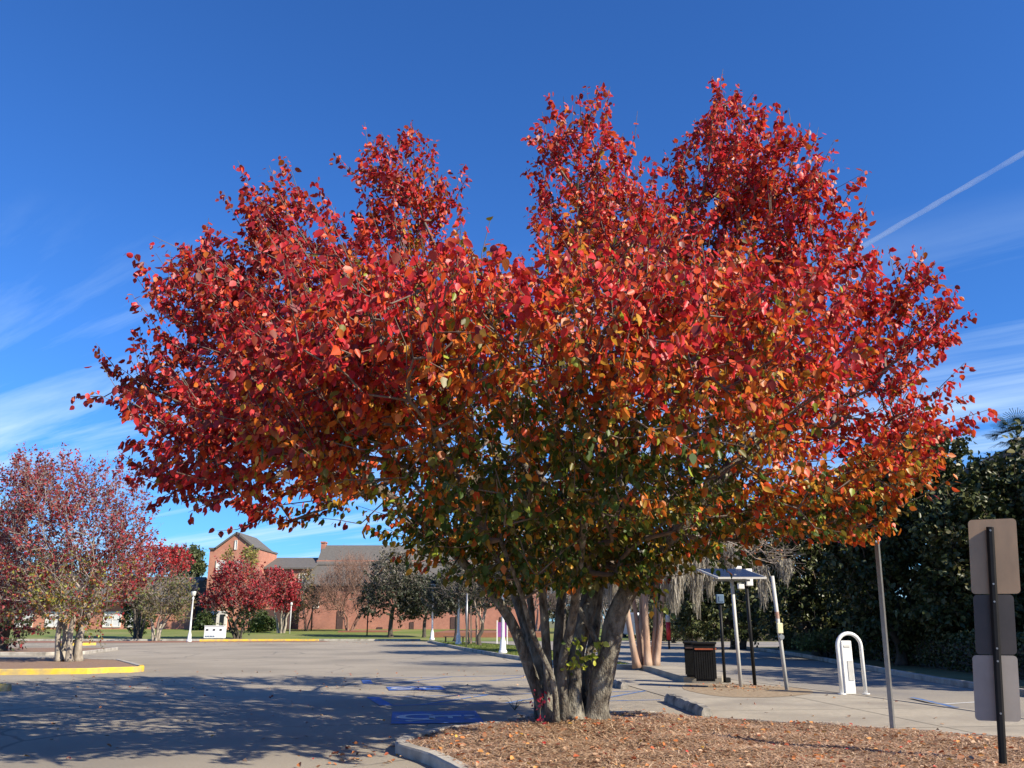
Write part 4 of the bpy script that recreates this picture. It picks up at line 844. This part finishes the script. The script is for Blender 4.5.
mesh_np('fronds', np.array(V), np.array(F), M['mag'], pal, col=np.array(cc))

# trees off to the right whose shade falls across the street
for (x, y, z, r_, lab) in ((21.5, 20, 7, 5.0, 'broad street oak standing right of the view near the camera'), (23, 28.5, 7, 4.4, 'broad street oak standing right of the view across the street')):
    tree('oak_tree', lab, 'tree', (x, y, 0), [(x, y, z, r_, r_, 3.0), (x-2.5, y+1.5, z-.5, r_*.6, r_*.6, 2), (x+2, y-2, z+.5, r_*.6, r_*.6, 2.2), (x-1, y-2.5, z-.8, r_*.5, r_*.5, 1.8)], stemset((x, y, 0), 2, 3.5, 1, r0=.2), 900, 16, .24, magc, lm='mag', stem_r=[.3, .25], twig_len=(.4, 1.0))

# ------------------------------------------------------------------ street furniture
def lamp(px, Y, label, h=3.7, head=True):
    t = thing('lamp_post', label, 'street lamp', (up(px, 600, Y)[0], Y, .1 if px > 420 else 0), 0, 'white lamp posts')
    bm = bmesh.new(); lathe(bm, [(.2, 0), (.2, .12), (.15, .2), (.13, .55), (.09, .7), (.075, .75), (.055, h-.25), (.08, h-.22), (.08, h-.12), (.05, h-.08), (.05, h)], 12); obj('post', bm, M['whitep'], t, True)
    bm = bmesh.new(); lathe(bm, [(.10, h), (.16, h+.06), (.2, h+.34), (.17, h+.42)], 12); obj('globe', bm, M['glass'], t, True)
    bm = bmesh.new(); lathe(bm, [(.26, h+.42), (.24, h+.5), (.1, h+.6), (.03, h+.68), (.02, h+.78)], 12); obj('cap', bm, M['blackp'], t, True)
for px, Y, lab in ((193, 68.5, 'white lamp post left of the white cabinet at the far kerb'), (433, 70, 'white lamp post furthest back on the right side of the lot'), (459, 57, 'white lamp post between its two neighbours on the median'), (503, 41.5, 'white lamp post nearest the pear tree beside the purple banner')): lamp(px, Y, lab, 3.4 if px == 193 else 3.9)
def pole(name, label, cat, px, Y, h, r, m, z=0, lean=(0, 0), group=None, square=False):
    t = thing(name, label, cat, (up(px, 600, Y)[0] if Y > 30 else px, Y, z), 0, group)
    bm = bmesh.new()
    if square: sweep(bm, [(0, 0, 0), (lean[0]*h, lean[1]*h, h)], r, 4)
    else: sweep(bm, [(0, 0, 0), (lean[0]*h*.5, lean[1]*h*.5, h*.5), (lean[0]*h, lean[1]*h, h)], r, 10)
    obj('post', bm, M[m], t, not square); return t
pole('sign_post', 'thin grey green post on the median between two white lamp posts', 'post', 467, 51, 3.0, .05, 'steel', .1)
t = pole('lamp_post', 'dark slim lamp post with pale globe beside the small square window', 'street lamp', 313, 97, 3.9, .07, 'blackp'); bm = bmesh.new(); lathe(bm, [(.12, 3.9), (.22, 4.1), (.2, 4.35), (.06, 4.45)], 10); obj('globe', bm, M['glass'], t, True)
t = pole('lamp_post', 'pale thin lamp post in front of the shaded porch', 'street lamp', 291.7, 88, 3.0, .055, 'greypaint'); bm = bmesh.new(); lathe(bm, [(.07, 3.0), (.13, 3.1), (.12, 3.26), (.04, 3.34)], 10); obj('globe', bm, M['glass'], t, True)
t = pole('lamp_post', 'short dark lamp post right of the bare brown tree', 'street lamp', 368.5, 84, 2.2, .06, 'blackp'); bm = bmesh.new(); lathe(bm, [(.1, 2.2), (.2, 2.35), (.2, 2.55), (.05, 2.65)], 10); obj('lantern', bm, M['bluebox'], t, True)
# white cabinet
t = thing('utility_cabinet', 'white cabinet with three small dark vents on the grass by the far kerb', 'cabinet', (up(218, 600, 73)[0], 73, 0)); wc = 1.62; hc = .92
bm = bmesh.new(); box(bm, (0, 0, .12), (wc*.94, .5, .2)); obj('plinth', bm, M['kerb'], t)
bm = bmesh.new(); box(bm, (0, 0, .2+hc/2), (wc, .6, hc), bev=.02); box(bm, (0, 0, .2+hc+.03), (wc+.06, .66, .06), bev=.02); obj('body', bm, M['whitep'], t)
for x in (-.55, 0, .55):
    bm = bmesh.new(); box(bm, (x, -.315, .86), (.17, .03, .12)); obj('vent', bm, M['wdark'], t)
bm = bmesh.new()
for x, w in ((-.62, .12), (-.47, .1), (-.36, .06), (-.2, .16), (0, .14)): box(bm, (x, -.312, .36), (w, .025, .07))
obj('stencil_mark', bm, M['bluebox'], t)
# purple banner
t = thing('banner_sign', 'purple banner in a white frame behind the nearest lamp post', 'banner', (up(502, 600, 60)[0], 60, 0))
bm = bmesh.new(); box(bm, (-.32, 0, .8), (.07, .07, 1.6)); box(bm, (.36, 0, .8), (.07, .07, 1.6)); obj('frame', bm, M['whitep'], t)
bm = bmesh.new(); box(bm, (.02, 0, 1.0), (.6, .03, .95)); obj('banner', bm, M['purple'], t)
t = thing('bench', 'low dark slatted bench on the far end of the median', 'bench', (up(455, 600, 62)[0], 62, .1)); bm = bmesh.new()
for y in (-.2, -.07, .06, .19): box(bm, (0, y, .42), (1.5, .1, .04))
obj('seat', bm, M['darkbark'], t)
for x in (-.6, .6): bm = bmesh.new(); box(bm, (x, 0, .2), (.08, .4, .4)); obj('leg', bm, M['blackp'], t)
# stop sign
t = thing('stop_sign', 'red octagonal stop sign at the far junction behind the pear trunk', 'sign', (up(617, 600, 62)[0], 62, 0))
bm = bmesh.new(); cyl(bm, (0, .05, 0), (0, .05, 2.75), .035); obj('post', bm, M['steel'], t)
def octo(r, y, m, name, par):
    bm = bmesh.new(); a = [bm.verts.new((r*math.cos(PI/8+i*PI/4), y, 2.3+r*math.sin(PI/8+i*PI/4))) for i in range(8)]; b = [bm.verts.new((q.co.x, y+.01, q.co.z)) for q in a]
    bm.faces.new(a); bm.faces.new(b[::-1])
    for i in range(8): bm.faces.new((a[i], b[i], b[(i+1) % 8], a[(i+1) % 8]))
    return obj(name, bm, M[m], par)
octo(.40, .0, 'whitep', 'border', t); pl = octo(.375, -.012, 'red', 'plate', t)
fc = bpy.data.curves.new('lettering', 'FONT'); fc.body = 'STOP'; fc.size = .3; fc.align_x = 'CENTER'; fc.align_y = 'CENTER'; fc.extrude = .003
tx = bpy.data.objects.new('lettering', fc); COL.objects.link(tx); tx.rotation_euler = (PI/2, 0, 0); tx.location = (0, -.018, 2.3); fc.materials.append(M['whitep']); tx.parent = t
tm = bpy.data.meshes.new_from_object(tx); bpy.data.objects.remove(tx); tm.name = 'lettering'; tx = bpy.data.objects.new('lettering', tm); COL.objects.link(tx); tx.rotation_euler = (PI/2, 0, 0); tx.location = (0, -.018, 2.3); tx.parent = t
bm = bmesh.new(); box(bm, (0, 0, 1.72), (.4, .012, .16)); obj('small_plate', bm, M['whitep'], t)
# red marker
t = thing('marker_post', 'slim red marker post with a pale cap across the street', 'post', (up(667, 600, 52)[0], 52, 0)); bm = bmesh.new(); cyl(bm, (0, 0, 0), (0, 0, .5), .06); obj('stand', bm, M['blackp'], t)
bm = bmesh.new(); cyl(bm, (0, 0, .5), (0, 0, 1.5), .12, .14, 12); obj('body', bm, M['red'], t, True); bm = bmesh.new(); lathe(bm, [(.14, 1.5), (.14, 1.8), (.09, 1.95), (.03, 2.0)], 12); obj('cap', bm, M['greypaint'], t, True)
# parked van far behind the myrtle
t = thing('parked_van', 'pale box van parked beyond the junction behind the myrtle stems', 'van', (up(637, 600, 80)[0], 80, 0), R(8))
bm = bmesh.new(); box(bm, (0, 0, 1.3), (2.0, 4.8, 1.9), bev=.12); obj('body', bm, M['whitep'], t)
bm = bmesh.new(); box(bm, (0, -2.41, 1.0), (1.8, .03, .9)); obj('lower_panel', bm, M['bluebox'], t)
for x in (-.42, .42): bm = bmesh.new(); box(bm, (x, -2.41, 1.78), (.7, .03, .5)); obj('rear_window', bm, M['wdark'], t)
for x in (-.88, .88):
    for y in (-1.5, 1.5): bm = bmesh.new(); cyl(bm, (x-.11, y, .34), (x+.11, y, .34), .34, None, 16); obj('wheel', bm, M['rubber'], t)
    bm = bmesh.new(); box(bm, (x, -2.42, .95), (.12, .04, .3)); obj('tail_light', bm, M['red'], t)
# wheel stops
def wheel_stop(label, a, b, m='bumper', h=.16):
    a, b = np.array(a), np.array(b); l = np.linalg.norm(b-a); t = thing('wheel_stop', label, 'wheel stop', (*((a+b)/2), .004), math.atan2(b[1]-a[1], b[0]-a[0]), 'concrete wheel stops')
    bm = bmesh.new(); nx = 14
    pr = [(-.115, 0), (-.105, h*.55), (-.065, h), (.065, h), (.105, h*.55), (.115, 0)]; rows = []
    for i in range(nx+1):
        x = -l/2+l*i/nx; s = .86 if i in (0, nx) else 1; dz = .012*math.sin(i*2.3+l)
        rows.append([bm.verts.new((x, y*s, max(0, z*s+(dz if z > 0 else 0)))) for y, z in pr])
    for A, B in zip(rows, rows[1:]):
        for i in range(5): bm.faces.new((A[i], A[i+1], B[i+1], B[i]))
    bm.faces.new(rows[0]); bm.faces.new(rows[-1][::-1]); obj('block', bm, M[m], t)
    bm = bmesh.new()
    for s in (-1, 1): cyl(bm, (s*l*.34, 0, h-.01), (s*l*.34, 0, h+.012), .018, None, 8)
    obj('anchor_pins', bm, M['steel'], t)
wheel_stop('dark stained wheel stop beside the mulch island at the end of a blue line', (3.36, 15.75), (3.2, 18.6), 'bumper', .16)
wheel_stop('pale wheel stop just right of the pear trunk beside the sidewalk', (2.72, 21.9), (2.55, 24.0))
wheel_stop('wheel stop with a yellow end at the left edge of the photo', at(-40, 691), at(9, 691), 'yellow')
# litter bins
def bin_(label, x, y, w, d, h, band, rz):
    t = thing('litter_bin', label, 'litter bin', (x, y, .16), rz, 'black litter bins'); bm = bmesh.new(); n = 9
    box(bm, (0, 0, .05), (w*.9, d*.9, .1)); box(bm, (0, 0, h*.5), (w*.86, d*.86, h*.94)); obj('liner', bm, M['blackp'], t)
    bm = bmesh.new()
    for ax, (L_, off_) in enumerate(((w, d), (d, w))):
        for s in (-1, 1):
            for i in range(n):
                q_ = -L_/2+L_*(i+.5)/n; c = (q_, s*off_/2, .06+h*.38) if ax == 0 else (s*off_/2, q_, .06+h*.38)
                box(bm, c, (L_/n*.72, .03, h*.76) if ax == 0 else (.03, L_/n*.72, h*.76))
    sl = obj('slat_panel', bm, M['bin'], t)
    bm = bmesh.new(); box(bm, (0, 0, h*.9), (w+.04, d+.04, h*.12), bev=.02); box(bm, (0, 0, h*.99), (w+.1, d+.1, .06), bev=.02); obj('lid', bm, M['bin'], t)
    bm = bmesh.new(); box(bm, (0, -d/2-.025, h*.84), (w*.9, .03, .035)); box(bm, (w/2+.025, 0, h*.84), (.03, d*.9, .035)); obj('band', bm, M[band], t)
bxp = at(708, 682, .16); bin_('wider black slatted litter bin with an orange band below its lid', bxp[0]+.05, bxp[1]+.45, .5, .48, .9, 'orange', R(-14))
bxq = at(694, 678, .16); bin_('narrow black litter bin with a dull red band on the left', bxq[0]+.06, bxq[1]+.55, .28, .42, .88, 'recess', R(-14))
# poles with solar panel
x, y = at(741, 688); t = pole('solar_panel_post', 'pale post carrying a tilted solar panel over the dirt strip', 'solar panel', x, y, 2.62, .045, 'greypaint', .02, (-.02, 0))
px0 = -.05; Rm = Matrix.Rotation(R(20), 3, 'Z') @ Matrix.Rotation(R(15), 3, 'X') @ Matrix.Rotation(R(-1), 3, 'Y')
bm = bmesh.new(); box(bm, (px0, 0, 2.72), (1.42, .98, .045), rot=Rm); fr = obj('panel_frame', bm, M['greypaint'], t)
bm = bmesh.new()
for i in range(9):
    for j in range(4):
        c = Rm @ Vector((-.6+.15*i, -.36+.24*j, .026)); box(bm, (px0+c.x, c.y, 2.72+c.z), (.14, .225, .006), rot=Rm)
obj('solar_cells', bm, M['cell'], fr)
bm = bmesh.new(); c = Rm @ Vector((0, 0, .0235)); box(bm, (px0+c.x, c.y, 2.72+c.z), (1.36, .94, .002), rot=Rm); obj('cell_grid', bm, M['grid'], fr)
bm = bmesh.new(); box(bm, (px0, 0, 2.56), (.95, .05, .05), rz=R(8)); box(bm, (px0, 0, 2.64), (.06, .5, .12), rz=R(8)); obj('bracket', bm, M['steel'], t)
x, y = at(725, 683); t = pole('sensor_post', 'black post with a small blue grey box between bins and solar panel', 'post', x, y, 2.02, .042, 'blackp', .02)
bm = bmesh.new(); box(bm, (0, -.02, 2.14), (.2, .12, .24), bev=.02); box(bm, (.02, -.085, 2.14), (.12, .02, .14)); obj('sensor_box', bm, M['bluebox'], t)
bm = bmesh.new(); box(bm, (.07, -.02, .06), (.14, .14, .12), bev=.01); obj('base_block', bm, M['blackp'], t)
x, y = at(755, 686); t = pole('antenna_post', 'black post topped with white boxes right of the solar panel', 'post', x, y, 2.6, .046, 'blackp', .02, (-.015, 0))
bm = bmesh.new(); box(bm, (.03, -.06, 2.66), (.17, .1, .44), bev=.02); obj('antenna_box', bm, M['whitep'], t)
bm = bmesh.new(); box(bm, (-.21, .05, 2.78), (.17, .1, .34), bev=.02); obj('antenna_box', bm, M['whitep'], t)
bm = bmesh.new(); box(bm, (-.2, -.06, 2.42), (.16, .12, .12), bev=.02); obj('connector_box', bm, M['whitep'], t)
bm = bmesh.new(); box(bm, (-.1, 0, 2.5), (.34, .04, .05)); obj('arm', bm, M['steel'], t)
x, y = at(787, 691); t = pole('leaning_pole', 'leaning pale metal pole with a yellow box at mid height', 'pole', x, y, 2.62, .045, 'greypaint', .02, (-.052, .0))
bm = bmesh.new(); box(bm, (-.073, -.07, 1.4), (.13, .09, .24), bev=.015); obj('yellow_box', bm, M['beige'], t)
bm = bmesh.new(); cyl(bm, (-.045, -.09, 1.2), (-.045, .04, 1.2), .06, None, 12); obj('clamp', bm, M['steel'], t)
bm = bmesh.new(); cyl(bm, (-.084, 0, 1.62), (-.092, 0, 1.78), .047, None, 10); obj('worn_tape', bm, M['tape'], t)
# square post on the island
x, y = at(893, 731, .02); t = pole('square_post', 'bare grey square sign post at the edge of the mulch', 'post', x, y, 2.75, .042, 'steel', .02, (.026, 0), square=True)
bm = bmesh.new(); box(bm, (.0715, 0, 2.77), (.062, .062, .03)); obj('post_cap', bm, M['steel'], t)
# white arch
xa, ya = at(842, 695); xb, yb = at(866, 695); t = thing('white_arch', 'white tubular arch standing by the street kerb', 'arch', ((xa+xb)/2, ya, .015), R(6)); w = (xb-xa)/2+.01; h = 1.3
pts = [(-w, 0, 0), (-w, 0, h-w)]+[(-w*math.cos(PI*i/12), 0, h-w+w*math.sin(PI*i/12)) for i in range(1, 12)]+[(w, 0, h-w), (w, 0, 0)]
bm = bmesh.new(); sweep(bm, pts, .042, 12); obj('hoop', bm, M['whitep'], t, True)
bm = bmesh.new()
for s in (-w, w): cyl(bm, (s, 0, 0), (s, 0, .02), .09, None, 14)
obj('foot_plates', bm, M['whitep'], t)
t2 = thing('pedestal', 'white pedestal box standing inside the white arch', 'pedestal', ((xa+xb)/2-.06, ya+.12, .015), R(6))
bm = bmesh.new(); box(bm, (0, 0, .57), (.24, .2, 1.14), bev=.015); obj('body', bm, M['whitep'], t2)
bm = bmesh.new(); box(bm, (.04, -.107, .5), (.12, .014, .42)); obj('front_panel', bm, M['greypaint'], t2)
bm = bmesh.new(); box(bm, (0, -.105, 1.02), (.14, .012, .05)); obj('slot', bm, M['greypaint'], t2)
# sign backs
x, y = at(1003, 764, .06); t = thing('sign_post', 'black post with three blank sign backs at the right edge', 'sign', (x, y, .05), R(-22))
LX, LY = .24*math.cos(R(22))/2.62, .24*math.sin(R(22))/2.62
bm = bmesh.new(); sweep(bm, [(LX*z, LY*z, z) for z in (-.05, 1.35, 2.62)], .043, 8); obj('post', bm, M['blackp'], t)
def plate(z0, z1, w, x, m, name):
    bm = bmesh.new(); g = box(bm, (x+LX*(z0+z1)/2, .052+LY*(z0+z1)/2, (z0+z1)/2), (w, .006, z1-z0))
    ed = [e for e in bm.edges if abs(e.verts[0].co.y-e.verts[1].co.y) > .001]; bmesh.ops.bevel(bm, geom=ed, offset=.045, segments=5, affect='EDGES', profile=.5)
    for q9 in bm.verts: q9.co.x += (q9.co.z-(z0+z1)/2)*LX; q9.co.y += (q9.co.z-(z0+z1)/2)*LY
    o = obj(name, bm, M[m], t); return o
plate(1.85, 2.72, .51, .03, 'alu', 'upper_plate'); plate(1.17, 1.84, .42, .0, 'brownp', 'middle_plate'); plate(.45, 1.16, .46, -.02, 'pinkgrey', 'lower_plate')
bm = bmesh.new()
for z in (2.58, 1.96, 1.76, 1.24, 1.1, .54): cyl(bm, (LX*z, -.045+LY*z, z), (LX*z, .06+LY*z, z), .012, None, 6)
obj('bolts', bm, M['steel'], t)
# contrail
a = up(700, 341, 2600); b = up(1120, 97, 2600*.86); bm = bmesh.new()
M['trail'] = m = bpy.data.materials.new('ice_trail'); m.use_nodes = True; q_ = m.node_tree; nb = q_.nodes['Principled BSDF']; nb.inputs['Base Color'].default_value = (.9, .9, .9, 1); nb.inputs['Roughness'].default_value = 1; nb.inputs['Specular IOR Level'].default_value = 0
tr = N(q_, 'ShaderNodeBsdfTransparent'); mx = N(q_, 'ShaderNodeMixShader'); tcn = N(q_, 'ShaderNodeTexCoord'); nz = N(q_, 'ShaderNodeTexNoise'); nz.inputs['Scale'].default_value = .012; nz.inputs['Detail'].default_value = 6; L(q_, tcn.outputs['Object'], nz.inputs['Vector'])
L(q_, math_node(q_, 'MULTIPLY', ramp(q_, nz.outputs[0], [(.3, (.4, .4, .4)), (.7, (1, 1, 1))]), .16), mx.inputs[0]); L(q_, tr.outputs[0], mx.inputs[1]); L(q_, nb.outputs[0], mx.inputs[2]); L(q_, mx.outputs[0], q_.nodes['Material Output'].inputs[0])
ls_ = [a+(b-a)*i/40+rng.normal(size=3)*.3-a for i in range(41)]; sweep(bm, ls_, [8.5+1*math.sin(i*1.7) for i in range(41)], 8)
ct = tag(obj('contrail', bm, M['trail'], None, True), 'thin white contrail crossing the blue sky at the right', 'contrail'); ct.location = a; ct.visible_shadow = True
